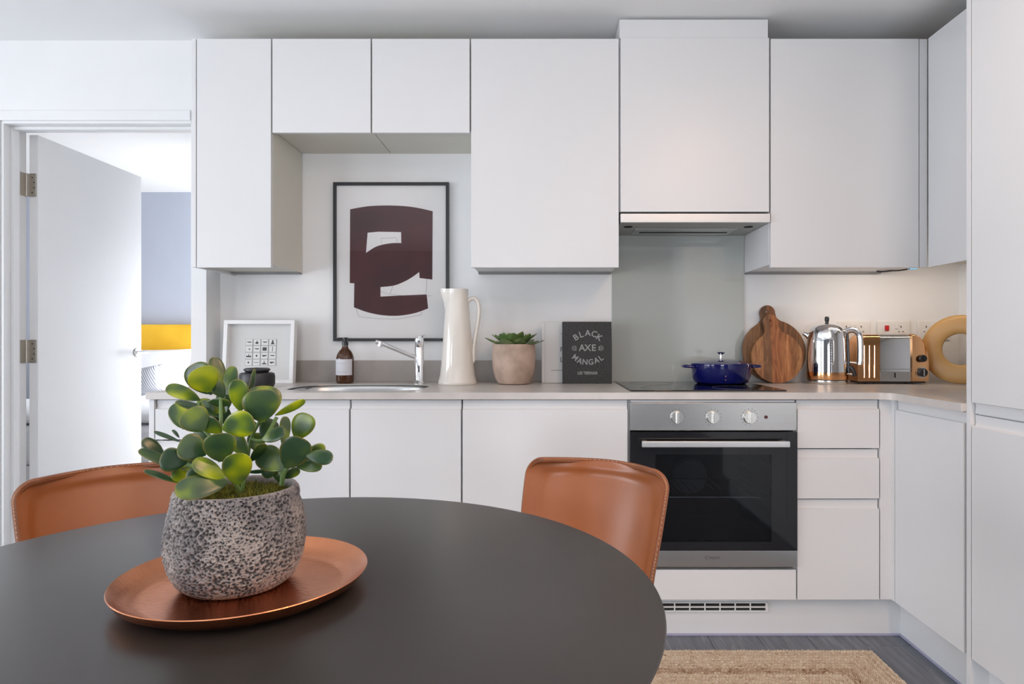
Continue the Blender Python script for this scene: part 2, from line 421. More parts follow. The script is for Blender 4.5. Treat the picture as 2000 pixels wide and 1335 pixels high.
struct('ceiling', MB().box((XL-0.2, YR-0.2, HC), (XR+0.2, YW+0.001, HC+0.08)), 'ceiling')
struct('wall_back', MB().box((-1.458, YW, -0.05), (XR+0.2, YW+0.12, HC+0.08)), 'wall')
struct('wall_right', MB().box((XR, YR-0.2, -0.05), (XR+0.15, YW, HC+0.08)), 'wall')
# wall with the bedroom door: left piece, right nib and the part over the door
lx = 0.03
struct('wall_door_side', MB().box((XL-0.2, YD, -0.05), (OX0-lx, YW+0.0, HC)).box((OX1+lx*0, YD, -0.05), (-1.458, YW+0.12, HC)).box((OX0-lx, YD, OZ+lx), (OX1, YW, HC)), 'wall')
# left wall with its window opening, rear wall with an opening added for the fill lamp
WB, WT = 0.10, 1.9
struct('wall_left', MB().box((XL-0.2, YR-0.2, -0.05), (XL, -3.3, HC)).box((XL-0.2, -1.7, -0.05), (XL, -0.65, HC)).box((XL-0.2, 1.85, -0.05), (XL, YD, HC))
       .box((XL-0.2, -3.3, -0.05), (XL, -1.7, WB)).box((XL-0.2, -3.3, WT), (XL, -1.7, HC)).box((XL-0.2, -0.65, -0.05), (XL, 1.85, WB)).box((XL-0.2, -0.65, WT), (XL, 1.85, HC)), 'wall')
M['rear_dark'] = tinted('dark_for_reflections', (0.10, 0.10, 0.105), (0.11, 0.11, 0.115), 3, 0.8)  # dark colour invented for the unseen wall, keeps reflections dim
struct('wall_rear', MB().box((XL, YR-0.2, -0.05), (-1.0, YR, HC)).box((0.3, YR-0.2, -0.05), (XR, YR, HC)).box((-1.0, YR-0.2, -0.05), (0.3, YR, 0.1)).box((-1.0, YR-0.2, 1.62), (0.3, YR, HC)), 'rear_dark')
def window(nm, a, b, axis):
    # a,b corner of the opening; slim white frame with one mullion and a real pane
    fr = MB(); t = 0.05
    if axis == 'y':
        y = a[1]; x0, x1, z0, z1 = a[0], b[0], a[2], b[2]
        for bx in ((x0, z0, x1, z0+t), (x0, z1-t, x1, z1), (x0, z0, x0+t, z1), (x1-t, z0, x1, z1), ((x0+x1)/2-t/2, z0, (x0+x1)/2+t/2, z1)):
            fr.box((bx[0], y-0.03, bx[1]), (bx[2], y+0.03, bx[3]), 0.004)
    else:
        xx = a[0]; y0, y1, z0, z1 = a[1], b[1], a[2], b[2]
        for bx in ((y0, z0, y1, z0+t), (y0, z1-t, y1, z1), (y0, z0, y0+t, z1), (y1-t, z0, y1, z1), ((y0+y1)/2-t/2, z0, (y0+y1)/2+t/2, z1)):
            fr.box((xx-0.03, bx[0], bx[1]), (xx+0.03, bx[2], bx[3]), 0.004)
    return struct(nm, fr, 'woodwork')
window('window_1', (XL-0.05, -0.65, WB), (XL-0.05, 1.85, WT), 'x')
window('window_2', (XL-0.05, -3.3, WB), (XL-0.05, -1.7, WT), 'x')
window('rear_fill_opening', (-1.0, YR-0.05, 0.1), (0.3, YR-0.05, 1.62), 'y')  # frame of the unseen opening added for the rear fill
struct('baseboard_left', MB().box((XL, YR, 0), (XL+0.015, YD, 0.1), 0.003), 'woodwork')
struct('baseboard_door_side', MB().box((XL+0.015, YD-0.015, 0), (OX0-lx-0.05, YD, 0.1), 0.003), 'woodwork')
# door lining with its stop bead
ln = MB()
ln.box((OX0-lx, YD-0.002, 0), (OX0, YW, OZ+lx)).box((OX0, YD-0.002, OZ), (OX1, YW, OZ+lx))
ln.box((OX0, YD+0.035, 0), (OX0+0.014, YD+0.07, OZ), 0.002).box((OX0+0.014, YD+0.035, OZ-0.014), (OX1, YD+0.07, OZ), 0.002)
ln.box((OX0-0.062, YD-0.010, 0), (OX0-0.012, YD-0.0022, OZ+0.012), 0.003).box((OX0-0.062, YD-0.010, OZ+0.012), (OX1, YD-0.0022, OZ+0.055), 0.003)
struct('trim_door_lining', ln, 'woodwork')
# the open door
XDF = -2.283
dr = mk('door_1', MB().box((XDF-0.04, 2.965, 0.01), (XDF, 3.728, 2.005), 0.0015), 'woodwork'); dr['kind'] = 'structure'
for yy in (358, 686):
    zc = WZ(yy, 2.93); h = 0.052
    hg = MB().box((XDF-0.039, 2.9615, zc-h), (XDF-0.006, 2.9645, zc+h), 0.004, 2).box((OX0+0.0005, 2.918, zc-h), (OX0+0.004, 2.957, zc+h), 0.001).box((OX0-0.001, 2.955, zc-h), (XDF-0.039, 2.9605, zc+h*0.0+h), 0.001)
    hg.cyl((XDF-0.046, 2.957, zc-h), (XDF-0.046, 2.957, zc+h), 0.0055, n=12)
    ho = mk('hinge', hg, 'hinge', dr)
    sc_ = MB()
    for q in (-0.034, -0.012, 0.012, 0.034):
        sc_.cyl((XDF-0.016-(0.008 if abs(q) > 0.02 else 0), 2.9612, zc+q), (XDF-0.016-(0.008 if abs(q) > 0.02 else 0), 2.9622, zc+q), 0.0035, n=10)
    mk('screw_head', sc_, 'oven_cavity', ho)
hz = WZ(688, 3.62)
hd = MB().cyl((XDF+0.001, 3.68, hz), (XDF+0.008, 3.68, hz), 0.026).tube(catmull([(XDF+0.006, 3.68, hz), (XDF+0.050, 3.68, hz), (XDF+0.064, 3.668, hz), (XDF+0.066, 3.64, hz), (XDF+0.066, 3.57, hz)], 6), 0.0095)
mk('door_handle', hd, 'satin_chrome', dr)

# bedroom shell
BX0, BX1 = -5.2, -0.9
struct('floor_bedroom', MB().box((BX0, YW, -0.05), (BX1, YBR, -0.001)), 'carpet')
struct('ceiling_bedroom', MB().box((BX0, YW, HC), (BX1, YBR+0.1, HC+0.08)), 'ceiling')
struct('wall_bedroom_far', MB().box((BX0, YBR, -0.05), (BX1, YBR+0.1, HC)), 'bedroom_wall')
struct('wall_bedroom_right', MB().box((BX1, YW+0.12, -0.05), (BX1+0.1, 4.35, HC)).box((BX1, 5.45, -0.05), (BX1+0.1, YBR, HC)).box((BX1, 4.35, -0.05), (BX1+0.1, 5.45, 0.5)).box((BX1, 4.35, 1.75), (BX1+0.1, 5.45, HC)), 'wall')
struct('wall_bedroom_near', MB().box((BX0, YW, -0.05), (XL-0.2, YW+0.1, HC)), 'wall')
struct('wall_bedroom_left', MB().box((BX0-0.1, YW, -0.05), (BX0, 3.5, HC)).box((BX0-0.1, 3.5, -0.05), (BX0, YBR, HC)), 'wall')

# ================================================================ CABINETS
YF = 2.349      # base door faces
YU = 2.623      # wall-unit door faces
XF = 1.251      # right run door faces
XU = 1.541      # right run wall-unit faces
G = 0.0022
LIP = 0.030
def jdoor(wd, h, t=0.019, top=True, bottom=False):
    """handleless door: width along x, front at y=0 facing -y, scooped grip edge at the top (and bottom)"""
    pr = [(t, 0), (t, h)]
    if top: pr += [(0.011, h), (0.0105, h-0.004), (0.0125, h-0.022), (0.010, h-LIP-0.002), (0.004, h-LIP-0.001), (0.0, h-LIP-0.003)]
    else: pr += [(0.001, h), (0, h-0.001)]
    if bottom: pr += [(0.0, LIP+0.003), (0.004, LIP+0.001), (0.010, LIP+0.002), (0.0125, 0.022), (0.0105, 0.004), (0.011, 0)]
    else: pr += [(0, 0.001), (0.001, 0)]
    return MB().extrude(pr, 'x', 0, wd)
def carcass(x0, x1, y0, y1, z0, z1, t=0.018):
    return (MB().box((x0, y0, z0), (x0+t, y1, z1)).box((x1-t, y0, z0), (x1, y1, z1)).box((x0+t, y0, z0), (x1-t, y1, z0+t))
            .box((x0+t, y1-0.008, z0+t), (x1-t, y1, z1)))
ZB0, ZB1 = 0.147, 0.862
def door_at(mb, x, z, Y): return xf(mb, Matrix.Translation((x, Y, z)))

def base_unit(x0, x1, label, fronts, nm='base_cabinet'):
    c = thing(nm, label, 'cabinet', ((x0+x1)/2, 2.65, ZB0))
    ca = carcass(x0+0.0005, x1-0.0005, YF+0.021, YW-0.002, ZB0+0.003, ZB1-0.001)
    ca.box((x0+0.02, YF+0.0215, ZB1-0.06), (x1-0.02, YF+0.03, ZB1-0.002))
    mk('carcass', ca, 'cab', c, world=True)
    for (z0, z1, k) in fronts:
        mk(k, door_at(jdoor(x1-x0-2*G, z1-z0), x0+G, z0, YF), 'cab', c, world=True)
    return c
base_unit(-1.0895, -0.6925, 'white base cabinet under the sink, behind the potted leafy plant', [(ZB0, ZB1, 'door')])
base_unit(-0.6905, -0.2915, 'narrow white one-door base cabinet below the white jug, right of the sink', [(ZB0, ZB1, 'door')])
base_unit(-0.2895, 0.306, 'wide white one-door base cabinet immediately left of the oven', [(ZB0, ZB1, 'door')])
base_unit(0.911, 1.208, 'white three-drawer base cabinet to the right of the oven', [(ZB0, WZ(976, YF), 'drawer'), (WZ(973.5, YF), WZ(877.5, YF), 'drawer'), (WZ(875, YF), ZB1, 'drawer')])
base_unit(-1.391, -1.0915, 'white drawer cabinet at the far left end of the worktop, beside the doorway', [(ZB0, WZ(960, YF), 'drawer'), (WZ(957.5, YF), WZ(861, YF), 'drawer'), (WZ(858, YF), ZB1, 'drawer')])
lone('end_panel', MB().box((-1.411, YF-0.001, 0.0), (-1.3925, YW-0.002, 0.864), 0.001), 'cab', 'white end panel closing the left end of the base cabinets', 'panel', (-1.40, 2.6, 0))
lone('corner_post', MB().box((1.2105, YF+0.002, ZB0), (XF+0.0, YF+0.04, 0.864), 0.001).box((XF-0.001, YF-0.0185, ZB0), (XF+0.019, YF+0.04, 0.864), 0.001), 'cab', 'white corner filler post where the two base cabinet runs meet', 'panel', (1.23, YF+0.02, ZB0))
# right run base unit (front faces -X)
RB0, RB1 = 1.947, 2.329
def rot_front(mb, Y1, z, X):   # a front built facing -y becomes one facing -x; its x axis runs from Y1 down
    return xf(mb, Matrix.Translation((X, Y1, z)) @ Matrix.Rotation(-PI/2, 4, 'Z'))
c = thing('base_cabinet', 'white one-door base cabinet in the right-hand run, beside the tall cabinet', 'cabinet', (1.55, 2.14, ZB0))
mk('carcass', MB().box((XF+0.021, RB0-0.002, ZB0+0.003), (XR-0.002, RB0+0.016, ZB1-0.001)).box((XF+0.021, RB1, ZB0+0.003), (XR-0.002, RB1+0.018, ZB1-0.001)).box((XF+0.021, RB0+0.016, ZB0+0.003), (XR-0.002, RB1, ZB0+0.021)).box((XF+0.0215, RB0+0.016, ZB1-0.06), (XF+0.03, RB1, ZB1-0.002)), 'cab', c, world=True)
mk('door', rot_front(jdoor(RB1-RB0-2*G, ZB1-ZB0), RB1-G, ZB0, XF), 'cab', c, world=True)
# plinths
XPL = 1.305; YPL = 2.393
pl_ = lone('plinth', MB().box((-1.391, YPL, 0.001), (XPL, YPL+0.016, ZB0-0.001), 0.001), 'cab', 'long white plinth board under the back run of base cabinets', 'plinth', (0, YPL, 0))
lone('plinth', MB().box((XPL, 0.1, 0.001), (XPL+0.016, YPL+0.016, ZB0-0.001), 0.001), 'cab', 'white plinth board under the right-hand run, beside the rug corner', 'plinth', (XPL, 2.0, 0))
# plinth seal strip
lone('floor_seal_strip', MB().box((-1.39, YPL-0.004, 0.0005), (XPL-0.0045, YPL-0.0005, 0.008)).box((XPL-0.004, 0.1, 0.0005), (XPL-0.0005, YPL-0.0005, 0.008)), mat('lilac_seal', (0.42, 0.41, 0.55), 0.4), 'thin pale seal strip where the plinth meets the grey floor', 'strip', (1.2, YPL, 0))
# vent grille
g0, g1 = WX(1232, YPL), WX(1499, YPL); gz0, gz1 = WZ(1193, YPL), WZ(1174, YPL)
vg = thing('vent_grille', 'white plinth vent grille with two rows of slots below the oven', 'vent', ((g0+g1)/2, YPL, gz0))
mk('backing', MB().box((g0+0.003, YPL-0.002, gz0+0.002), (g1-0.003, YPL-0.0005, gz1-0.002)), 'grille_dark', vg, world=True)
fr = MB(); yb = YPL-0.007
fr.box((g0, yb, gz0), (g1, YPL-0.0006, gz0+0.005), 0.0007).box((g0, yb, gz1-0.004), (g1, YPL-0.0006, gz1), 0.0007).box((g0, yb, gz0+0.0052), (g0+0.008, YPL-0.0006, gz1-0.0042)).box((g1-0.009, yb, gz0+0.0052), (g1, YPL-0.0006, gz1-0.0042))
mk('frame', fr, 'white_plastic', vg, world=True)
mk('slat', MB().box((g0+0.008, yb+0.0005, (gz0+gz1)/2-0.0025), (g1-0.009, YPL-0.002, (gz0+gz1)/2+0.0025)), 'white_plastic', vg, world=True)
pitch = WX(1496, YPL)-WX(1466.5, YPL)
xx = g1-0.009-pitch
while xx > g0+0.01:
    mk('divider', MB().box((xx-0.0022, yb+0.0008, gz0+0.005), (xx+0.0022, YPL-0.002, gz1-0.004)), 'white_plastic', vg, world=True); xx -= pitch

# tall cabinets (front faces -X)
ZT0, ZT1 = 0.147, HC-0.002
for k, (a, b) in enumerate([(1.325, 1.913), (0.725, 1.323), (0.125, 0.723)]):
    lab = ['full-height white cabinet at the right edge, with a grip groove at worktop level', 'second full-height white cabinet of the right-hand run, nearer the viewer', 'third full-height white cabinet of the right-hand run, nearest the viewer'][k]
    t = thing('tall_cabinet', lab, 'cabinet', (1.56, (a+b)/2, ZT0))
    mk('carcass', MB().box((XF+0.021, a+0.0005, ZT0), (XR-0.002, a+0.018, ZT1)).box((XF+0.021, b-0.018, ZT0), (XR-0.002, b-0.0005, ZT1)).box((XF+0.021, a+0.018, ZT0), (XR-0.002, b-0.018, ZT0+0.018)).box((XF+0.03, a+0.018, 0.85), (XR-0.002, b-0.018, 0.868)).box((XF+0.021, a+0.018, ZT1-0.018), (XR-0.002, b-0.018, ZT1)).box((XF+0.022, a+0.018, 0.82), (XF+0.03, b-0.018, 0.90)), 'cab', t, world=True)
    mk('upper_door', rot_front(jdoor(b-a-2*G, ZT1-0.003-0.863, top=False, bottom=True), b-G, 0.863, XF), 'cab', t, world=True)
    mk('lower_door', rot_front(jdoor(b-a-2*G, 0.859-ZT0), b-G, ZT0, XF), 'cab', t, world=True)
lone('end_panel', MB().box((XF-0.0005, 1.9155, 0.0), (XR-0.002, 1.9345, HC-0.001), 0.0008), 'cab', 'full-height white side panel of the tall cabinet, next to the worktop end', 'panel', (1.5, 1.92, 0))

# wall cabinets
ZU0, ZU1 = WZ(522, YU), WZ(75.5, YU)
def wall_unit(x0, x1, z0, label, side=None, rail=True, dz=0.0, top=ZU1):
    c = thing('wall_cabinet', label, 'cabinet', ((x0+x1)/2, 2.8, z0))
    zc = z0+0.013
    ca = MB().box((x0+0.0005, YU+0.021, zc), (x1-0.0005, YW-0.002, top-0.001))
    mk('carcass', ca, 'carcass' if side else 'cab', c, world=True)
    mk('door', MB().box((x0+G, YU, z0), (x1-G, YU+0.019, top), 0.0012), 'cab', c, world=True)
    if rail:
        mk('fixing_rail', MB().box((x0+0.002, YW-0.05, zc-0.007), (x1-0.002, YW-0.002, zc-0.0002)), 'rail_grey', c, world=True)
    return c
wall_unit(-1.387, -1.086, ZU0, 'white wall cabinet at the left end, deep single door beside the doorway', side=True)
lone('end_panel', MB().box((-1.4045, YU-0.001, ZU0+0.001), (-1.3875, YW-0.002, ZU1), 0.001), 'cab', 'thin white end panel on the left side of the wall cabinets', 'panel', (-1.395, 2.8, ZU0))
ZBR = WZ(259, YU)
wall_unit(-1.0845, -0.687, ZBR, 'short white wall cabinet above the framed print, left one of the pair', side=True, rail=False)
wall_unit(-0.685, -0.2905, ZBR, 'short white wall cabinet above the framed print, right one of the pair', side=True, rail=False)
wall_unit(-0.289, 0.3065, ZU0, 'wide white wall cabinet above the succulent and books, left of the extractor')
wall_unit(0.9105, 1.5075, ZU0, 'wide white wall cabinet above the chopping boards and kettle')
lone('corner_post', MB().box((1.509, YU+0.002, ZU0), (XU, YU+0.02, ZU1), 0.001), 'cab', 'narrow white filler strip in the corner of the wall cabinets', 'panel', (1.525, YU, ZU0))
# extractor cabinet and hood
ZH0, ZH1 = WZ(413.5, YU), WZ(73.5, YU-0.003)
c = thing('wall_cabinet', 'white wall cabinet with flap door housing the extractor above the hob', 'cabinet', (0.608, 2.8, ZH0))
mk('carcass', MB().box((0.3085, YU+0.019, ZH0+0.004), (0.9085, YW-0.002, ZH1-0.001)), 'cab', c, world=True)
mk('door', MB().box((0.3115, YU-0.003, ZH0), (0.9055, YU+0.017, ZH1), 0.0012), 'cab', c, world=True)
lone('bulkhead_box', MB().box((0.3085, YU+0.009, ZH1+0.003), (0.9045, YW-0.002, WZ(38, YU+0.009)), 0.001), 'cab', 'white boxing above the extractor cabinet, just under the ceiling', 'panel', (0.6, 2.8, ZH1))
hz1, hz0 = WZ(417, YU-0.01), WZ(434, YU-0.01)
hood = thing('extractor_hood', 'slim pull-out extractor hood with pale metal front strip over the hob', 'hood', (0.608, 2.8, hz0))
mk('body', MB().box((0.3125, YU+0.006, hz0+0.002), (0.905, YW-0.004, hz1+0.001)), 'hood_under', hood, world=True)
mk('front_strip', MB().box((0.3105, YU-0.012, hz0), (0.9065, YU+0.005, hz1), 0.0015), mat('pale_aluminium', (0.70, 0.70, 0.70), 0.35, 0.35), hood, world=True)
for xa in (0.345, 0.845):
    mk('lamp_recess', MB().cyl((xa+0.01, YU+0.10, hz0-0.001), (xa+0.01, YU+0.10, hz0+0.0015), 0.018), 'dark', hood, world=True)
mk('filter', MB().box((0.39, YU+0.14, hz0-0.0015), (0.82, YU+0.29, hz0+0.0015), 0.001), 'steel', hood, world=True)
mk('filter_slot', MB().box((0.42, YU+0.22, hz0-0.003), (0.80, YU+0.235, hz0-0.0018)), 'dark', hood, world=True)
# right run wall unit
c = thing('wall_cabinet', 'white wall cabinet on the right-hand wall, seen at an angle beside the tall cabinet', 'cabinet', (1.7, 2.27, ZU0))
mk('carcass', MB().box((XU+0.021, 1.937, ZU0+0.013), (XR-0.002, YU-0.002, ZU1-0.001)), 'carcass', c, world=True)
mk('door', MB().box((XU, 1.94, ZU0), (XU+0.019, YU-0.003, ZU1), 0.0012), 'cab', c, world=True)
# loose cable and clip below
cb = thing('loose_cable', 'short black cable with a blue clip tucked under the right wall cabinet', 'cable', (WX(1745, 2.86), 2.86, ZU0))
mk('cable', MB().tube(catmull([P(1712, 529, 2.87), P(1722, 530.3, 2.86), P(1740, 528.6, 2.84), P(1755, 528, 2.80), P(1772, 525.5, 2.76)], 5), 0.0035, 8), 'black_plastic', cb, world=True)
mk('clip', MB().box(P(1777, 522.5, 2.75), P(1789, 526.5, 2.76), 0.001), 'blue_plastic', cb, world=True)

# ================================================================ WORKTOP, SINK, HOB, OVEN
ZW1 = 0.890; ZW0 = 0.866; YWT = 2.335; XWT = 1.237
fc = []
rc = 0.05
for i in range(9):
    a = -PI/2+PI/2*i/8   # concave corner rounding
    fc.append((XWT-rc+rc*math.cos(a)*1.0, YWT-rc+rc-rc+0+rc*math.sin(a)*1.0+rc*0))
corner = [(XWT-rc, YWT), (XWT-rc*0.55, YWT-rc*0.10), (XWT-rc*0.22, YWT-rc*0.36), (XWT-rc*0.05, YWT-rc*0.65), (XWT, YWT-rc)]
SX0, SX1, SY0, SY1 = -0.985, -0.455, 2.405, 2.775
def supere(cx, cy, a, b, n=4.0, k=64):
    out = []
    for i in range(k):
        t = 2*PI*i/k; c_, s_ = math.cos(t), math.sin(t)
        out.append((cx+a*math.copysign(abs(c_)**(2/n), c_), cy+b*math.copysign(abs(s_)**(2/n), s_)))
    return out
scx, scy, sa, sb = (SX0+SX1)/2, (SY0+SY1)/2, (SX1-SX0)/2, (SY1-SY0)/2
outer = [(-1.4155, YWT)]+corner+[(XWT, 1.9355), (XR-0.001, 1.9355), (XR-0.001, YW-0.001), (-1.4155, YW-0.001)]
wt = flat_shape([outer, supere(scx, scy, sa, sb, 3.2)], ZW1-ZW0)
xf(wt, Matrix.Translation((0, 0, ZW0)))
wo = lone('worktop', wt, 'worktop', 'L-shaped greige stone-effect worktop running over all base cabinets', 'worktop', (0, 2.6, ZW0))
bv = wo.modifiers.new('edge', 'BEVEL'); bv.width = 0.0015; bv.segments = 2; bv.limit_method = 'ANGLE'; bv.angle_limit = R(50)
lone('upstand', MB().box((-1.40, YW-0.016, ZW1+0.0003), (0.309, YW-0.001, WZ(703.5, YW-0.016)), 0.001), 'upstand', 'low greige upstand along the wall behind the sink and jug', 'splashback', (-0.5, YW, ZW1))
lone('splashback', MB().box((0.312, YW-0.008, ZW1+0.0003), (0.907, YW-0.0005, WZ(452, YW)), 0.0008), 'splash', 'tall grey-green glass splashback panel behind the hob', 'splashback', (0.6, YW, ZW1))
# sink bowl
sk = thing('sink', 'inset stainless steel sink bowl in front of the amber soap bottle', 'sink', (scx, scy, ZW1-0.18))
def bowl(u, v):
    i = u
    ds = [(1.0, 0.0), (0.985, -0.012), (0.965, -0.05), (0.93, -0.13), (0.88, -0.158), (0.75, -0.165), (0.4, -0.168), (0.08, -0.170)]
    k, z = ds[int(round(v*(len(ds)-1)))]
    x, y = supere(0, 0, (sa-0.001)*k, (sb-0.001)*k, 3.2, 64)[int(round(u*64)) % 64]
    return Vector((scx+x, scy+y, ZW1-0.004+z))
bo = mk('bowl', MB().grid(bowl, 64, 8, True), steel('sink_steel', (0.66, 0.66, 0.65), 0.25, (3, 3, 3)), sk, world=True)
so = bo.modifiers.new('thick', 'SOLIDIFY'); so.thickness = 0.0015; so.offset = -1
mk('rim', MB().tube([(x, y, ZW1-0.001) for x, y in supere(scx, scy, sa-0.002, sb-0.002, 3.2, 64)], 0.0016, 8, closed=True), 'steel', sk, world=True)
mk('drain', MB().lathe([(0.0, 0.003), (0.02, 0.003), (0.04, 0.001), (0.045, 0.0)], (scx, scy, ZW1-0.176), 32), 'chrome', sk, world=True)
# tap
YT = 2.80
tp = thing('kitchen_tap', 'chrome mixer tap with rising angled spout behind the sink', 'tap', (WX(819, YT), YT, ZW1))
tx = WX(819, YT); tz = WZ(659, YT); r_ = 9/F*YT
mk('body', MB().lathe([(0.0, 0), (r_+0.004, 0), (r_+0.004, 0.006), (r_, 0.010), (r_, tz-ZW1-0.045), (r_-0.0012, tz-ZW1-0.043), (r_-0.0012, tz-ZW1-0.041), (r_, tz-ZW1-0.039), (r_, tz-ZW1-0.003), (r_-0.003, tz-ZW1), (0, tz-ZW1)], (tx, YT, ZW1+0.0003), 40), 'chrome', tp, world=True)
s0 = Vector((tx, YT, WZ(701, YT))); s1 = P(742, 669, YT-0.10); s2 = P(734, 667, YT-0.108)
mk('spout', MB().tube([s0, s0.lerp(s1, 0.5), s1, s2], 0.0085, 16), 'chrome', tp, world=True)
mk('aerator', MB().cyl(s1+Vector((0.004, 0, 0.006)), s1+Vector((-0.001, 0, -0.016)), 0.0105), 'chrome', tp, world=True)
mk('lever', MB().cyl((tx+0.004, YT-0.002, tz+0.0002), (tx+0.004, YT-0.002, tz+0.004), 0.012).tube([(tx+0.004, YT, tz+0.004), (tx+0.01, YT+0.06, tz+0.012)], 0.004, 10), 'chrome', tp, world=True)

# hob
hb = thing('induction_hob', 'frameless black glass hob flush on the worktop under the extractor', 'hob', (0.606, 2.645, ZW1))
mk('glass', MB().box((0.321, 2.392, ZW1+0.0003), (0.891, 2.90, ZW1+0.005), 0.0015), 'black_glass', hb, world=True)
ZHB = ZW1+0.005
M['zone'] = mat('grey_marking', (0.12, 0.12, 0.12), 0.3)
for (cx_, cy_, rr) in ((0.46, 2.52, 0.08), (0.75, 2.52, 0.095), (0.46, 2.77, 0.095), (0.75, 2.77, 0.08)):
    mk('zone_marking', MB().tube([(cx_+rr*math.cos(t*PI/24), cy_+rr*math.sin(t*PI/24), ZHB) for t in range(48)], 0.0006, 4, closed=True), 'zone', hb, world=True)

# oven
ov0, ov1 = WX(1230, YF), WX(1555.5, YF)
ov = thing('oven', 'built-in single oven with steel control panel and black glass door', 'oven', ((ov0+ov1)/2, 2.6, WZ(1106, YF)))
yo = YF-0.004
zc0, zc1 = WZ(840, YF), WZ(786, YF)
M['oven_steel'] = steel('oven_brushed_steel', (0.56, 0.55, 0.53), 0.24, (1, 60, 500))
mk('control_panel', MB().box((ov0, yo, zc0), (ov1, yo+0.02, zc1), 0.0015), 'oven_steel', ov, world=True)
zg0, zg1 = WZ(1073, YF), WZ(842.5, YF)
wx0, wx1, wz0, wz1 = WX(1279, YF), WX(1505, YF), WZ(1056, YF), WZ(886, YF)
yg = yo-0.006
# door: black surround built as four bars round the window, with the glass pane set in
dm = MB().box((ov0, yg, wz1), (ov1, yg+0.022, zg1)).box((ov0, yg, zg0), (ov1, yg+0.022, wz0)).box((ov0, yg, wz0), (wx0, yg+0.022, wz1)).box((wx1, yg, wz0), (ov1, yg+0.022, wz1))
od = mk('door', dm, 'black_glass', ov, world=True)
mk('window_pane', MB().box((wx0, yg+0.0002, wz0), (wx1, yg+0.004, wz1)), 'oven_glass', od, world=True)
hx0, hx1, hzz = WX(1253, YF-0.04), WX(1541, YF-0.04), WZ(866.5, YF-0.04)
hn = mk('handle', MB().box((hx0, YF-0.052, hzz-0.0105), (hx1, YF-0.036, hzz+0.0105), 0.002), mat('matt_aluminium', (0.74, 0.73, 0.72), 0.3, 0.9), od, world=True)
mk('handle_mount', MB().box((hx0+0.006, YF-0.036, hzz-0.008), (hx0+0.022, yg-0.0002, hzz+0.008)), 'hood_under', od, world=True)
mk('handle_mount', MB().box((hx1-0.022, YF-0.036, hzz-0.008), (hx1-0.006, yg-0.0002, hzz+0.008)), 'hood_under', od, world=True)
mk('lower_trim', MB().box((ov0, yg, WZ(1105, YF)), (ov1, yg+0.022, zg0-0.0005), 0.001), 'oven_steel', ov, world=True)
# cavity
cv = MB(); t_ = 0.004; cy0, cy1 = yg+0.024, 2.78
cv.box((wx0-0.03, cy1, wz0-0.02), (wx1+0.03, cy1+t_, wz1+0.02)).box((wx0-0.03, cy0, wz0-0.02), (wx0-0.026, cy1, wz1+0.02)).box((wx1+0.026, cy0, wz0-0.02), (wx1+0.03, cy1, wz1+0.02)).box((wx0-0.03, cy0, wz0-0.024), (wx1+0.03, cy1+t_, wz0-0.02)).box((wx0-0.03, cy0, wz1+0.02), (wx1+0.03, cy1+t_, wz1+0.024))
for q in range(5):
    zq = wz0+0.03+q*0.055
    cv.box((wx0-0.026, cy0+0.01, zq), (wx0-0.016, cy1, zq+0.006)).box((wx1+0.016, cy0+0.01, zq), (wx1+0.026, cy1, zq+0.006))
mk('cavity', cv, 'oven_cavity', ov, world=True)
zr = WZ(968, 2.42)
rk = MB().tube([(wx0-0.014, 2.40, zr), (wx1+0.014, 2.40, zr)], 0.0028, 8).tube([(wx0-0.014, 2.72, zr), (wx1+0.014, 2.72, zr)], 0.0028, 8)
for q in range(14):
    xq = wx0+0.005+q*(wx1-wx0-0.01)/13; rk.tube([(xq, 2.40, zr+0.002), (xq, 2.72, zr+0.002)], 0.0014, 6)
mk('rack', rk, 'chrome', ov, world=True)
mk('fan_cover', MB().cyl((0.62, cy1-0.012, (wz0+wz1)/2-0.01), (0.62, cy1-0.0005, (wz0+wz1)/2-0.01), 0.075), 'hood_under', ov, world=True)
for px in (1322, 1392, 1464):
    p = Vector((WX(px, yo), yo, WZ(814.5, yo))); rr = 0.0225
    kn = mk('knob', MB().lathe([(0, 0), (rr, 0), (rr, 0.006), (rr-0.002, 0.012), (0, 0.012)], n=36, mx=Matrix.Translation(p) @ FACE), 'satin_chrome', ov, world=True)
    mk('knob_grip', MB().box((p.x-0.0045, p.y-0.024, p.z-rr*0.93), (p.x+0.0035, p.y-0.0122, p.z+rr*0.93), 0.0015), 'satin_chrome', kn, world=True)
    tk = MB()
    for q in range(12):
        a = R(-40+q*24)+0.3
        c_ = p+Vector((math.cos(a)*0.030, -0.0004, math.sin(a)*0.030)); tk.box(c_-Vector((0.0008, 0.0003, 0.0013)), c_+Vector((0.0008, 0.0003, 0.0013)))
    mk('dial_mark', tk, 'ink', ov, world=True)
p = Vector((WX(1496, yo), yo, WZ(814, yo)))
mk('indicator_light', MB().cyl(p+Vector((0, 0.0, 0)), p-Vector((0, 0.003, 0)), 0.006), mat('dark_red_lens', (0.08, 0.01, 0.01), 0.15), ov, world=True)
# brand lettering on the lower trim
tm = MB(); zt = WZ(1089, yg)
tm.add(*text_mb('INDESIT', 0.0115, bold=0.0002), mx=Matrix.Translation((WX(1396, yg), yg-0.0002, zt)) @ FACE)
em = MB()
em.tube([(WX(1381, yg)+0.0065*math.cos(t*PI/12), yg-0.0004, zt+0.0075*math.sin(t*PI/12)) for t in range(3, 22)], 0.0007, 5)
em.add(*text_mb('i', 0.013, bold=0.0003), mx=Matrix.Translation((WX(1381, yg), yg-0.0002, zt)) @ FACE)
M['print'] = mat('dark_grey_print', (0.09, 0.085, 0.08), 0.5)
mk('lettering', tm, 'print', ov, world=True); mk('emblem', em, 'print', ov, world=True)
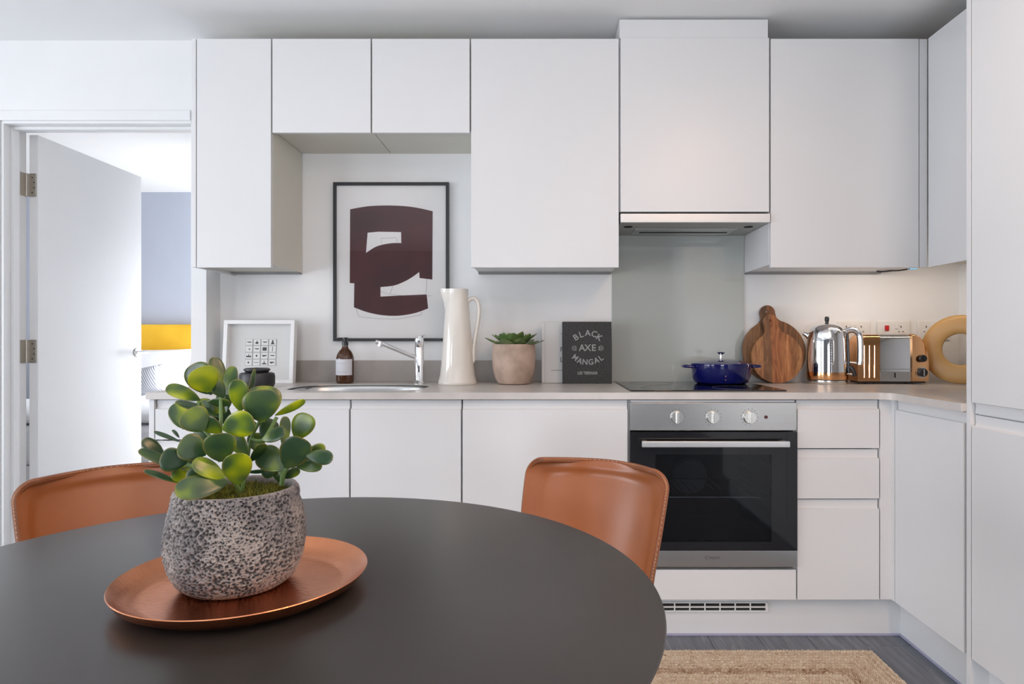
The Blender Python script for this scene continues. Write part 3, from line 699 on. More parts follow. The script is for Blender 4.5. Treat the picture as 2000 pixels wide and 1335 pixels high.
# oven housing
hs = thing('oven_housing', 'white cabinet shell around the oven with a flat panel below it', 'cabinet', (0.608, 2.65, ZB0))
mk('side_panel', MB().box((0.3075, YF+0.021, ZB0+0.003), (ov0+0.004, YW-0.002, ZB1-0.001)), 'cab', hs, world=True)
mk('side_panel', MB().box((ov1-0.004, YF+0.021, ZB0+0.003), (0.9095, YW-0.002, ZB1-0.001)), 'cab', hs, world=True)
mk('shelf', MB().box((ov0+0.0045, YF+0.021, WZ(1112, YF)-0.016), (ov1-0.0045, YW-0.002, WZ(1112, YF)), 0.0005), 'cab', hs, world=True)
mk('front_panel', MB().box((0.3085, YF, ZB0), (ov1-0.001, YF+0.019, WZ(1112, YF)), 0.0012), 'cab', hs, world=True)
mk('top_rail', MB().box((ov0+0.0045, YF+0.006, WZ(785.5, YF)), (ov1-0.0045, YF+0.024, ZB1), 0.0008), 'cab', hs, world=True)

# wall sockets
def socket(px0, px1, label, kind):
    Yp = YW-0.009; x0, x1 = WX(px0, Yp), WX(px1, Yp); z1 = WZ(626.5, Yp); z0 = z1-0.086
    t = thing('wall_socket', label, 'socket', ((x0+x1)/2, YW, z0))
    mk('plate', MB().box((x0, Yp, z0), (x1, YW-0.0005, z1), 0.003, 3), 'white_plastic', t, world=True)
    for s in (0, 1):
        cx_ = x0+(x1-x0)*(0.27 if s == 0 else 0.73)
        hol = MB().box((cx_-0.0045, Yp-0.0006, z0+0.056), (cx_+0.0, Yp+0.0005, z0+0.064)).box((cx_-0.0145, Yp-0.0006, z0+0.036), (cx_-0.008, Yp+0.0005, z0+0.040)).box((cx_+0.004, Yp-0.0006, z0+0.036), (cx_+0.0105, Yp+0.0005, z0+0.040))
        if not (kind == 'cooker' and s == 0): mk('pin_holes', hol, 'ink', t, world=True)
        sx_ = (x0+x1)/2+(-0.011 if s == 0 else 0.011)
        if kind == 'cooker' and s == 0: mk('rocker_switch', MB().box((cx_-0.008, Yp-0.006, z0+0.042), (cx_+0.010, Yp-0.0003, z0+0.066), 0.0015), 'red_plastic', t, world=True, label='red rocker switch')
        else: mk('rocker_switch', MB().box((sx_-0.006, Yp-0.0045, z0+0.050), (sx_+0.006, Yp-0.0003, z0+0.072), 0.0015), 'white_plastic', t, world=True)
    return t
socket(1637, 1700, 'white double wall socket directly behind the kettle', 'double')
socket(1714, 1778, 'white cooker switch plate with red rocker above the copper toaster', 'cooker')
socket(1793, 1856, 'white double wall socket partly hidden by the ochre ring', 'double')

# ================================================================ THINGS ON THE WORKTOP
# framed print on the wall
fx0, fx1, fz0, fz1 = WX(650.5, 2.94), WX(876.5, 2.94), WZ(666, 2.94), WZ(355.5, 2.94)
fr = thing('picture_frame', 'thin black frame with a maroon abstract print hung above the tap', 'picture', ((fx0+fx1)/2, YW, fz0))
bw = 0.0135; y0, y1 = 2.938, YW-0.001
mk('frame', MB().box((fx0, y0, fz0), (fx1, y1, fz0+bw), 0.001).box((fx0, y0, fz1-bw), (fx1, y1, fz1), 0.001).box((fx0, y0, fz0+bw), (fx0+bw, y1, fz1-bw), 0.001).box((fx1-bw, y0, fz0+bw), (fx1, y1, fz1-bw), 0.001), 'frame_black', fr, world=True)
mk('paper', MB().box((fx0+bw, 2.950, fz0+bw), (fx1-bw, 2.956, fz1-bw)), 'paper', fr, world=True)
def zp(zx, zy, Y=2.9495): p = P(640+zx/4.044, 350+zy/4.044, 2.945); return (p.x, p.z)
o1 = catmull([(*zp(175, 235), 0), (*zp(300, 213), 0), (*zp(430, 205), 0), (*zp(580, 208), 0), (*zp(700, 222), 0), (*zp(828, 250), 0)], 4)
o2 = [Vector((*zp(825, 790), 0)), Vector((*zp(724, 778), 0))]
o3 = catmull([(*zp(722, 730), 0), (*zp(660, 775), 0), (*zp(600, 808), 0), (*zp(520, 838), 0), (*zp(415, 850), 0)], 4)
o4 = [Vector((*zp(415, 925), 0)), Vector((*zp(600, 915), 0)), Vector((*zp(780, 908), 0))]
o5 = catmull([(*zp(792, 1018), 0), (*zp(700, 1052), 0), (*zp(600, 1072), 0), (*zp(500, 1077), 0), (*zp(400, 1068), 0), (*zp(300, 1045), 0), (*zp(205, 1010), 0)], 4)
o6 = [Vector((*zp(208, 820), 0)), Vector((*zp(172, 818), 0))]
hole = [Vector((*zp(313, 420), 0)), Vector((*zp(400, 412), 0)), Vector((*zp(578, 415), 0)), Vector((*zp(580, 503), 0))]+catmull([(*zp(560, 501), 0), (*zp(500, 503), 0), (*zp(430, 515), 0), (*zp(370, 535), 0), (*zp(300, 580), 0)], 4)
am = flat_shape([o1+o2+o3+o4+o5+o6, hole], 0.0006)
xf(am, Matrix.Translation((0, 2.9499, 0)) @ FACE)
mk('print_shape', am, 'maroon', fr, world=True)
for ln_ in ([(425, 510), (418, 465), (540, 458), (548, 495)], [(782, 785), (775, 900)], [(415, 885), (480, 905), (600, 918), (820, 920)], [(515, 840), (490, 905)], [(222, 1020), (245, 1085), (400, 1100), (560, 1102), (740, 1070), (745, 1042)]):
    mk('pencil_line', MB().tube([(zp(a, b)[0], 2.9492, zp(a, b)[1]) for a, b in ln_], 0.0006, 4), 'pencil', fr, world=True)
mk('glazing', MB().box((fx0+bw, 2.943, fz0+bw), (fx1-bw, 2.945, fz1-bw)), 'pane', fr, world=True)

def leaning(px0, px1, pyb, pyt, Y, lean):
    """root matrix for a panel standing at Y and leaning back; returns loc, width, height"""
    x0, x1 = WX(px0, Y), WX(px1, Y); return (x0+x1)/2, x1-x0, (WZ(pyt, Y)-ZW1)
# white box frame with icon tiles
Yb = 2.83
cx_, wd, h = leaning(432, 571.5, 750, 624.5, Yb, 6)
bf = thing('box_frame', 'white deep box frame with a grid of small dark icons, leaning on the wall', 'picture', (cx_, Yb, ZW1+0.0005), (R(-5), 0, 0))
h = h/math.cos(R(5)); hw = wd/2; b_ = 0.017; dp = 0.034
mk('frame', MB().box((-hw, 0, 0), (hw, dp, b_), 0.001).box((-hw, 0, h-b_), (hw, dp, h), 0.001).box((-hw, 0, b_), (-hw+b_, dp, h-b_), 0.001).box((hw-b_, 0, b_), (hw, dp, h-b_), 0.001), 'woodwork', bf)
mk('mount', MB().box((-hw+b_, dp-0.008, b_), (hw-b_, dp-0.003, h-b_)), 'mount', bf)
kk = (dp-0.009)
tx0 = (471-501.7)/(139.5)*wd; tx1 = (533-501.7)/139.5*wd; tz1 = h*(1-(661-624.5)/125.5); tz0 = h*(1-(715-624.5)/125.5)
tw = (tx1-tx0)/4; th = (tz1-tz0)/4
def tri(c, s, asp=1): return [(c[0]-s*asp, c[1]-s), (c[0]+s*asp, c[1]-s), (c[0], c[1]+s)]
def rect(c, a, b): return [(c[0]-a, c[1]-b), (c[0]+a, c[1]-b), (c[0]+a, c[1]+b), (c[0]-a, c[1]+b)]
icons = 'wave drop wave cone  comma wave block pole  crown dot gun wave  star line boat gun'.split()
for i in range(16):
    r_i, c_i = divmod(i, 4); c0 = (tx0+(c_i+0.5)*tw, tz1-(r_i+0.5)*th)
    ti = mk('icon_tile', MB().box((c0[0]-tw*0.47, kk-0.0012, c0[1]-th*0.47), (c0[0]+tw*0.47, kk, c0[1]+th*0.47)), 'tile_grey', bf, smooth=0)
    mk('card', MB().box((c0[0]-tw*0.42, kk-0.0016, c0[1]-th*0.42), (c0[0]+tw*0.42, kk-0.0012, c0[1]+th*0.42)), 'tile_white', ti, smooth=0)
    s = th*0.3; k = icons[i]; sh = MB()
    shapes = {'wave': [rect((c0[0], c0[1]+s*.2), s*1.1, s*.13), rect((c0[0]+s*.2, c0[1]-s*.1), s*.7, s*.1)], 'drop': [tri((c0[0], c0[1]+s*.1), s*.9, .6), rect((c0[0], c0[1]-s*.4), s*.7, s*.4)],
              'cone': [tri(c0, s, .9), rect((c0[0], c0[1]+s*.6), s*.35, s*.4)], 'comma': [rect((c0[0]+s*.2, c0[1]), s*.35, s*.2), rect((c0[0]+s*.4, c0[1]-s*.3), s*.12, s*.3)],
              'block': [rect(c0, s, s*.85)], 'pole': [rect(c0, s*.12, s*1.1)], 'crown': [rect((c0[0], c0[1]-s*.4), s*1.2, s*.3), tri((c0[0], c0[1]+s*.2), s*.8, .5), tri((c0[0]-s*.9, c0[1]-s*.1), s*.4), tri((c0[0]+s*.9, c0[1]-s*.1), s*.4)],
              'dot': [rect(c0, s*.35, s*.45)], 'gun': [rect((c0[0], c0[1]+s*.1), s*1.05, s*.25), rect((c0[0]-s*.3, c0[1]-s*.2), s*.4, s*.25)], 'star': [rect(c0, s*.2, s*.5), rect(c0, s*.45, s*.15)],
              'line': [rect(c0, s*1.1, s*.1)], 'boat': [rect((c0[0], c0[1]-s*.6), s*1.1, s*.25), tri((c0[0], c0[1]+s*.2), s*.9, .4)]}[k]
    for q, sp in enumerate(shapes): sh.extrude(sp, 'y', kk-0.0022-q*0.0001, kk-0.0016)
    mk('icon', sh, 'ink', ti, smooth=0)
mk('backing', MB().box((-hw+0.003, dp, 0.003), (hw-0.003, dp+0.002, h-0.003)), 'mount', bf)

# black lidded pot
Yp = 2.60; rr = 33/F*Yp
bp_ = thing('lidded_pot', 'small squat black ceramic pot with lid in front of the box frame', 'pot', (WX(502, Yp), Yp, ZW1+0.0003))
mk('body', MB().lathe([(0, 0), (rr*0.86, 0), (rr*0.95, 0.004), (rr, 0.015), (rr, 0.045), (rr*0.95, 0.056), (rr*0.82, 0.0595), (0, 0.0595)], n=56), 'black_ceramic', bp_)
mk('lid', MB().lathe([(0, 0.0598), (rr*0.62, 0.0598), (rr*0.66, 0.064), (rr*0.74, 0.068), (rr*0.73, 0.073), (rr*0.62, 0.077), (0.0, 0.079)], n=56), 'black_ceramic', bp_)

# soap bottle
Yp = 2.86; s = Yp/F
sb_ = thing('soap_bottle', 'amber pump soap bottle with a plain pale label by the sink', 'bottle', (WX(674, Yp), Yp, ZW1+0.0003))
rr = 17.2*s
mk('bottle', MB().lathe([(0, 0), (rr*0.86, 0), (rr*0.97, 2*s), (rr, 5*s), (rr, 45*s), (rr*0.97, 51*s), (rr*0.86, 57*s), (rr*0.66, 63*s), (rr*0.42, 67*s), (rr*0.34, 70*s), (rr*0.34, 73*s), (0, 73*s)], n=48), 'amber', sb_)
def lab(u, v):
    a = R(-90-72+144*u)-0.12; return Vector((math.cos(a)*(rr+0.0004), math.sin(a)*(rr+0.0004), (16+31*v)*s))
lo_ = mk('label_paper', MB().grid(lab, 24, 2), 'label_paper', sb_)
for (zz, a0, a1) in ((39, -45, 30), (22, -30, 35)):
    mk('printed_line', MB().tube([(math.cos(R(-90+t))*(rr+0.0008), math.sin(R(-90+t))*(rr+0.0008), zz*s) for t in range(a0, a1, 8)], 0.0004, 4), 'pencil', lo_)
pm = MB().lathe([(0, 73.2*s), (6.2*s, 73.2*s), (6.2*s, 80*s), (5*s, 81*s), (2.6*s, 81.5*s), (2.6*s, 85*s), (5*s, 86*s), (5*s, 89*s), (0, 89.5*s)], n=24)
pm.tube([(0, 0, 87.5*s), (-12*s, -0.004, 87.2*s), (-16*s, -0.005, 85.5*s)], 1.6*s, 10)
mk('pump', pm, 'black_plastic', sb_)

# cream jug
Yp = 2.80; s = Yp/F
jg = thing('jug', 'tall cream glazed ceramic jug with slender loop handle', 'jug', (WX(893.5, Yp), Yp, ZW1+0.0003))
prof = [(37, 0), (38, 2), (37.5, 5), (34, 18), (31.5, 40), (30, 65), (28, 90), (25.5, 120), (23.5, 145), (21.5, 165), (21, 178), (21, 185)]
inner = [(19.5, 185), (19.5, 175), (21, 150), (26, 90), (28, 40), (26, 6)]
pp = [(0, 0)]+[(a*s, b*s) for a, b in prof]+[(a*s, b*s) for a, b in inner]+[(0, 6*s)]
jm = MB().lathe(pp, n=72)
for v in jm.v:     # pull the lip out into a spout on the left
    zz = v.z/s; a = math.atan2(v.y, -v.x); f_ = math.exp(-(a/0.42)**2)*smoothstep(140, 184, zz)
    v.x -= f_*13*s; v.z += f_*1.5*s*smoothstep(170, 185, zz)
    if zz > 150: v.z -= 2.5*s*smoothstep(150, 185, zz)*smoothstep(0.0, 1.0, 1-f_)*0
mk('body', jm, 'cream_glaze', jg, smooth=60)
mk('handle', MB().tube(catmull([(20*s, 0, 160*s), (26*s, 0, 166*s), (35*s, 0, 166*s), (41*s, 0, 155*s), (42*s, 0, 138*s), (38*s, 0, 110*s), (33*s, 0, 82*s), (31*s, 0, 60*s), (31*s, 0, 46*s), (27.5*s, 0, 42*s)], 6), 4.0*s, 14), 'cream_glaze', jg)

# succulent in terracotta pot
Yp = 2.80; s = Yp/F
su = thing('potted_succulent', 'green rosette succulent in a rounded pale terracotta pot', 'plant', (WX(1003.5, Yp), Yp, ZW1+0.0003))
mk('pot', MB().lathe([(0, 0), (27*s, 0), (31*s, 2*s), (37*s, 14*s), (41*s, 30*s), (42.5*s, 48*s), (42*s, 66*s), (41*s, 76*s), (40*s, 78*s), (38.5*s, 77*s), (38.5*s, 70*s), (0, 68*s)], n=64), 'terracotta', su)
def leafpad(L, W, th_, cup=0.15, nu=12, nv=9, tipsharp=0.6):
    """thick pointed leaf from origin along +x, normal +z, as closed double surface"""
    vs = []; 
    def pt(u, v, side):
        t = u; half = W*0.66*(math.sin(PI*min(1, t**0.8))**tipsharp if 0 < t < 1 else 0)
        y = half*v; edge = 1-abs(v)**2.2
        z = cup*L*(t*t)+0.25*cup*W*(v*v)*4*0.5
        return Vector((t*L, y, z+side*th_/2*edge*math.sin(PI*max(0.03, min(0.97, t)))**0.5))
    mb = MB()
    for side in (1, -1): mb.grid(lambda a, b, side=side: pt(a, b*2-1, side), nu, nv)
    return mb
for (n_, el, L, W, z0, ph) in ((9, 16, 0.125, 0.052, 0.150, 0.2), (9, 30, 0.105, 0.048, 0.156, 0.55), (7, 48, 0.075, 0.040, 0.160, 0.1), (5, 66, 0.048, 0.030, 0.163, 0.5)):
    for i in range(n_):
        az = 2*PI*(i+random.uniform(-.12, .12))/n_+ph
        mx = Matrix.Translation((0.01*math.cos(az), 0.01*math.sin(az), z0)) @ Matrix.Rotation(az, 4, 'Z') @ Matrix.Rotation(-R(el+random.uniform(-4, 4)), 4, 'Y')
        mk('leaf', xf(leafpad(L*random.uniform(.92, 1.06), W, 0.006, 0.06, nu=10, nv=7), mx), 'succulent', su, smooth=60)

# books
Yk = 2.825; s = Yk/F
bk = thing('book', 'charcoal cookbook with grey arched lettering standing beside the glass splashback', 'book', (WX(1147, Yk), Yk, ZW1+0.0005), (R(-5), 0, 0))
hw = 48.3*s; h = 121.5*s; tkn = 0.034
mk('cover', MB().box((-hw, 0, 0), (hw, 0.003, h), 0.001).box((-hw, tkn-0.003, 0), (hw, tkn, h), 0.001).box((-hw, 0.003, 0), (-hw+0.003, tkn-0.003, h), 0.001), 'book_black', bk)
mk('pages', MB().box((-hw+0.003, 0.0032, 0.003), (hw-0.004, tkn-0.0032, h-0.003)), 'pages', bk)
tm = MB()
def put(txt, x, z, size, rot=0, sx=1.0, bold=0.0005):
    tm.add(*text_mb(txt, size, 0.0004, bold=bold), mx=Matrix.Translation((x, -0.0003, z)) @ FACE @ Matrix.Rotation(rot, 4, 'Z') @ Matrix.Diagonal((sx, 1, 1, 1)))
# 1335px crop of 140px: 9.536 per px; book centre x 1147 -> 639, bottom 748 -> 1220
def bz(zx, zy): return ((zx-640)/9.536*s, (1225-zy)/9.536*s)
for ch, zx, zy, a in (('B', 432, 365, 32), ('L', 530, 312, 15), ('A', 655, 285, 0), ('C', 775, 305, -14), ('K', 865, 368, -32)):
    x_, z_ = bz(zx, zy); put(ch, x_, z_, 0.037, R(a))
for ch, zx, zy in (('A', 545, 563), ('X', 652, 563), ('E', 765, 563)):
    x_, z_ = bz(zx, zy); put(ch, x_, z_, 0.040)
for ch, zx, zy, a in (('M', 415, 745, -38), ('A', 500, 808, -20), ('N', 600, 828, -6), ('G', 710, 828, 5), ('A', 815, 798, 20), ('L', 898, 752, 36)):
    x_, z_ = bz(zx, zy); put(ch, x_, z_, 0.034, R(a), 0.95)
x_, z_ = bz(645, 1032); put('LEE TIERNAN', x_, z_, 0.0175, 0, 0.82, 0.0004)
for zx, sg in ((398, 1), (905, -1)):
    x_, z_ = bz(zx, 565); em = MB()
    em.tube([(x_+0.0085*math.cos(t*PI/6), -0.0005, z_+0.010*math.sin(t*PI/6)) for t in range(12)], 0.0012, 5, closed=True)
    em.tube([(x_+0.0035*math.cos(t*PI/4), -0.0005, z_+0.004*math.sin(t*PI/4)) for t in range(8)], 0.001, 5, closed=True)
    em.box((x_-0.002+sg*0.009, -0.0007, z_-0.010), (x_+0.0005+sg*0.009, -0.0002, z_+0.008))
    mk('emblem', em, 'book_ink', bk)
mk('lettering', tm, 'book_ink', bk)
Yk = 2.87; s = Yk/F
wb = thing('book', 'white hardback book standing half hidden behind the charcoal cookbook', 'book', (WX(1103, Yk), Yk, ZW1+0.0005), (R(-4), 0, 0))
hw = 45*s; h = 119*s; tkn = 0.030
mk('cover', MB().box((-hw, 0, 0), (hw, 0.003, h), 0.001).box((-hw, tkn-0.003, 0), (hw, tkn, h), 0.001).box((-hw, 0.003, 0), (-hw+0.003, tkn-0.003, h), 0.001), 'book_white', wb)
mk('pages', MB().box((-hw+0.003, 0.0032, 0.003), (hw-0.004, tkn-0.0032, h-0.003)), 'pages', wb)
for ch_, zz_ in (('F', 65), ('L', 45)):
    tm = MB(); put(ch_, (1097-1103)*s, zz_*s, 0.030, bold=0); mk('letter', tm, 'ink', wb)
mk('printed_line', MB().box((-26*s, -0.0006, 24*s), (hw*0.6, -0.0002, 24.8*s)), 'ink', wb)
mk('printed_line', MB().box((-8*s, -0.0006, 96*s), (0, -0.0002, 96.8*s)), 'ink', wb)
mk('spine_groove', MB().box((-hw+6*s, -0.0003, 0.001), (-hw+6.8*s, 0.0, h-0.001)), 'tile_grey', wb)

# casserole on the hob
Yp = 2.76; s = Yp/F
cs = thing('casserole', 'shallow cobalt blue enamel casserole with steel lid knob on the hob', 'pan', (WX(1408, Yp), Yp, ZHB+0.0003))
rr = 57.5*s; zb = (752-714)*s
mk('body', MB().lathe([(0, 0), (rr*0.78, 0), (rr*0.88, 3*s), (rr*0.96, 12*s), (rr*0.99, 26*s), (rr*1.01, 36*s), (rr*1.01, 38*s), (rr*0.96, 38*s), (rr*0.95, 30*s), (rr*0.85, 5*s), (0, 4*s)], n=64), 'enamel_blue', cs)
ld = mk('lid', MB().lathe([(rr*0.93, 37*s), (rr*1.01, 38.3*s), (rr*1.0, 40*s), (rr*0.86, 42*s), (rr*0.80, 43*s), (rr*0.4, 47*s), (0, 48*s), (0, 46*s), (rr*0.9, 38*s)], n=64), 'enamel_blue', cs)
mk('knob', MB().lathe([(0, 47.5*s), (4*s, 47.8*s), (2*s, 50*s), (2*s, 56*s), (7*s, 59*s), (8*s, 60.5*s), (7*s, 61.5*s), (0, 61.5*s)], n=28), 'chrome', ld)
for sg in (-1, 1):
    pts = catmull([(sg*rr*0.98, -0.035, 33*s), (sg*(rr+13*s), -0.032, 34*s), (sg*(rr+16*s), -0.015, 34*s), (sg*(rr+16*s), 0.015, 34*s), (sg*(rr+13*s), 0.032, 34*s), (sg*rr*0.98, 0.035, 33*s)], 6)
    mk('handle', MB().tube(pts, 0.0065, 10, flat=0.9), 'enamel_blue', cs)

# chopping boards
def board(nm, label, cpx, cpy, rpx, tpx, tpy, hwpx, Y, lean, matn, thick=0.016, strips=True):
    s = Y/F
    t = thing('chopping_board', label, 'board', (WX(cpx, Y), Y, ZW1+0.0006), (R(-lean), 0, 0))
    k = 1/math.cos(R(lean)); cz = rpx*s; rr = rpx*s
    ax = (tpx-cpx)*s; az = cz+(cpy-tpy)*s-hwpx*s; w_ = hwpx*s       # centre of handle's round end
    d = Vector((ax, az-cz)).normalized(); nrm = Vector((-d.y, d.x)); L = Vector((ax, az-cz)).length
    pts = []
    a0 = math.atan2(d.y, d.x); half = math.asin(min(0.9, (w_*1.5)/rr))
    for i in range(49):
        a = a0+half+(2*PI-2*half)*i/48; pts.append(Vector((rr*math.cos(a), cz+rr*math.sin(a), 0)))
    # neck and rounded handle end
    c0 = Vector((0, cz))
    e = c0+d*L
    nk = c0+d*(rr*1.05)
    right = [nk-nrm*w_*1.02, c0+d*(rr*1.22)-nrm*w_*0.98]
    arc = [e+(-nrm*math.cos(t_)+d*math.sin(t_))*w_ for t_ in [PI*i/12 for i in range(13)]]
    left = [c0+d*(rr*1.22)+nrm*w_*0.98, nk+nrm*w_*1.02]
    poly = pts+[Vector((p.x, p.y, 0)) for p in right+arc+left]
    hc = e+d*w_*0.15
    hl = [(hc.x+0.006*math.cos(2*PI*i/16), hc.y+0.006*math.sin(2*PI*i/16)) for i in range(16)]
    m = flat_shape([[(p.x, p.y) for p in poly], hl], thick)
    xf(m, Matrix.Translation((0, thick, 0)) @ FACE)
    o = mk('board', m, matn, t, smooth=40)
    b = o.modifiers.new('edge', 'BEVEL'); b.width = 0.003; b.segments = 3; b.limit_method = 'ANGLE'; b.angle_limit = R(60)
    th = MB().tube(catmull([(hc.x, -0.002, hc.y+0.004), (hc.x+0.006, -0.003, hc.y-0.012), (hc.x+0.002, -0.003, hc.y-0.028), (hc.x-0.005, -0.003, hc.y-0.02), (hc.x, -0.002, hc.y+0.003)], 5), 0.0014, 6)
    mk('cord', th, 'seam', t)
    return t
board('b1', 'larger round chopping board with handle, dark-edged, standing behind the smaller one', 1515, 684, 62, 1505, 592.5, 15, 2.875, 7, 'board_dark')
board('b2', 'smaller round chopping board with handle leaning in front of the larger one', 1520, 697, 50.5, 1510, 612, 14.5, 2.845, 6, 'board_mid')

# kettle
Yp = 2.83; s = Yp/F
kt = thing('kettle', 'polished chrome kettle with copper band and black lid knob', 'kettle', (WX(1615, Yp), Yp, ZW1+0.0003), (0, 0, R(-28)))
mk('base', MB().lathe([(0, 0), (36*s, 0), (37*s, 2*s), (36.5*s, 7.5*s), (0, 7.5*s)], n=64), 'satin_chrome', kt)
mk('band', MB().lathe([(0, 9*s), (37.5*s, 9*s), (38*s, 11*s), (37.6*s, 23*s), (0, 23*s)], n=64), 'copper_pol', kt)
mk('gasket', MB().lathe([(0, 7.6*s), (36*s, 7.6*s), (36*s, 8.9*s), (0, 8.9*s)], n=48), 'black_plastic', kt)
mk('body', MB().lathe([(0, 23.2*s), (37.6*s, 23.2*s), (37*s, 50*s), (36*s, 80*s), (35*s, 97*s), (33*s, 104*s), (32.6*s, 104.5*s)], n=72).lathe([(0, 104*s), (33*s, 104*s)], n=72), 'chrome', kt)
ld = mk('lid', MB().lathe([(0, 104.3*s), (32.5*s, 104.3*s), (31*s, 108*s), (24*s, 113.5*s), (12*s, 117.5*s), (0, 118.5*s)], n=72), 'chrome', kt)
mk('lid_knob', MB().lathe([(0, 117.8*s), (3.2*s, 117.8*s), (3.2*s, 121*s), (4.2*s, 123*s), (4.2*s, 128*s), (3*s, 130.5*s), (0, 131*s)], n=24), 'black_plastic', ld)
mk('spout', MB().tube([(-32*s, -2*s, 92*s), (-38*s, -3*s, 96*s), (-43*s, -4*s, 98.5*s)], [7*s, 4.5*s, 3.6*s], 16), 'chrome', kt)
mk('handle', MB().tube(catmull([(33*s, 0, 100*s), (40*s, 0, 104*s), (50*s, 0, 103*s), (57*s, 0, 94*s), (58.5*s, 0, 75*s), (58.5*s, 0, 50*s), (57*s, 0, 38*s)], 7), 5.2*s, 16, flat=1.3), 'chrome', kt)
mk('handle_strip', MB().tube(catmull([(35*s, -1*s, 103*s), (36.5*s, -1*s, 80*s), (37.5*s, -1*s, 50*s), (38.5*s, -1*s, 22*s)], 6), 3.0*s, 10), 'black_plastic', kt)
mk('handle_arm', MB().tube([(37*s, 0, 42*s), (57*s, 0, 40*s)], 2.2*s, 12), 'satin_chrome', kt)
mk('handle_arm', MB().tube([(38*s, 0, 20*s), (50*s, 0, 19*s)], 2.2*s, 12), 'satin_chrome', kt)
mk('switch', MB().tube(catmull([(38*s, 0, 36*s), (46*s, -2*s, 28*s), (50*s, -2*s, 16*s)], 5), 4*s, 10), 'black_plastic', kt)
def on_body(a, z, off): 
    r = (37.6-(z-23.2)/60*1.2)*s+off; return Vector((math.sin(a)*r, -math.cos(a)*r, z*s))
a_c = -0.17+R(28)
pts = []
for i in range(32):
    t = 2*PI*i/32; da = 0.105*math.cos(t); dz = math.copysign(26*min(1, abs(math.sin(t))*0.0+1)*(abs(math.sin(t))**0.35), math.sin(t))
    pts.append(on_body(a_c+da, 64+dz, 0.0004))
gw = mk('water_gauge', MB().tube(pts, 0.0012, 8, closed=True), 'steel', kt)
gm = MB()
for q in range(9): gm.tube([on_body(a_c-0.04, 44+q*5, 0.0008), on_body(a_c+0.04, 44+q*5, 0.0008)], 0.0013, 8)
mk('gauge_mark', gm, 'ink', gw)

# toaster
Yp = 2.785; s = Yp/F
zb_ = WZ(747, Yp)
tt = thing('toaster', 'copper and polished steel toaster with two black dials', 'toaster', (WX(1745, Yp), Yp, ZW1+0.0003))
def tX(px): return (px-1745)*s
def tZ(py): return max(0.0, (747.5-py)*s*1.0)
D = 0.10
def section(px0, px1, topfn, m, nm, y0=0.0, y1=D, n=14, rf=0.018):
    mb = MB(); prof_u = [px0+(px1-px0)*i/n for i in range(n+1)]
    # across the depth: rounded front and back shoulders
    def pt(u, v):
        px = px0+(px1-px0)*u; H = tZ(topfn(px)); k = v*1.0
        per = [(y0, tZ(742)), (y0, H-rf), (y0+rf*0.3, H-rf*0.3), (y0+rf, H), (y1-rf, H), (y1-rf*0.3, H-rf*0.3), (y1, H-rf), (y1, tZ(742))]
        q = per[int(round(v*(len(per)-1)))]
        return Vector((tX(px), q[0], max(q[1], tZ(742))))
    mb.grid(pt, n+1, 8)
    k = len(mb.v)
    mb.f.append(tuple(range(0, 8))); mb.f.append(tuple(range(n*8, n*8+8))[::-1])
    for i in range(n): mb.f.append((i*8, i*8+7, (i+1)*8+7, (i+1)*8))
    return mk(nm, mb, m, tt, smooth=50)
def top_left(px):
    d = (px-1676)/14; return 650+(18*(1-math.sqrt(max(0, 1-(1-min(1, d))**2))))
def top_right(px):
    d = max(0, (px-1783))/30.5; return 649.5+52*(1-math.sqrt(max(0, 1-min(1, d)**2)))
section(1676, 1720, top_left, 'copper_pol', 'end_housing', 0.004, D-0.004)
section(1720.3, 1781, lambda p: 650.5, 'chrome', 'body', 0.006, D-0.006, 2)
section(1781.3, 1813.5, top_right, 'copper_pol', 'control_housing', -0.002, D+0.002, 20, 0.010)
fl_ = MB()
for px in (1689, 1699, 1709): fl_.tube([(tX(px), 0.0045, tZ(735)), (tX(px), 0.0045, tZ(672))], 0.0035, 8)
mk('rib', fl_, 'copper_pol', tt)
mk('crumb_tray', MB().box((tX(1720.5), 0.0045, tZ(741)), (tX(1780.5), 0.0058, tZ(723)), 0.0003).box((tX(1720.5), 0.0035, tZ(719)), (tX(1780.5), 0.0058, tZ(717.5))), 'steel', tt)
mk('lever_slot', MB().box((tX(1748), 0.003, tZ(735)), (tX(1750.2), 0.0044, tZ(725))), 'dark', tt)
mk('base_rail', MB().box((tX(1680), 0.012, tZ(745.5)), (tX(1811), D-0.01, tZ(742.2)), 0.001), 'black_plastic', tt)
for px in (1705, 1785):
    for yy in (0.02, D-0.03): mk('foot', MB().cyl((tX(px), yy, 0), (tX(px), yy, tZ(744)), 0.007, n=16), 'black_plastic', tt)
for q in (0.025, 0.063): mk('bread_slot', MB().box((tX(1724), q, tZ(650.4)), (tX(1777), q+0.02, tZ(650.4)+0.0008)), 'dark', tt)
for py, rk_ in ((697, 8.8), (724.5, 10.5)):
    base = Vector((tX(1799.5), -0.0022, tZ(py)))
    if rk_ > 9: mk('dial_ring', MB().lathe([(0, 0), (rk_*s, 0), (rk_*s, 0.003), (0, 0.003)], n=32, mx=Matrix.Translation(base) @ FACE), 'satin_chrome', tt)
    kn = mk('dial', MB().lathe([(0, 0), (rk_*s*0.82, 0), (rk_*s*0.78, 0.012), (rk_*s*0.7, 0.014), (0, 0.014)], n=32, mx=Matrix.Translation(base-Vector((0, 0.0031, 0))) @ FACE), 'black_plastic', tt)
    mk('pointer', MB().box(base+Vector((-0.0015, -0.0215, -rk_*s*0.6)), base+Vector((0.0015, -0.0173, rk_*s*0.6)), 0.0005), 'black_plastic' if rk_ < 9 else 'tile_grey', kn)

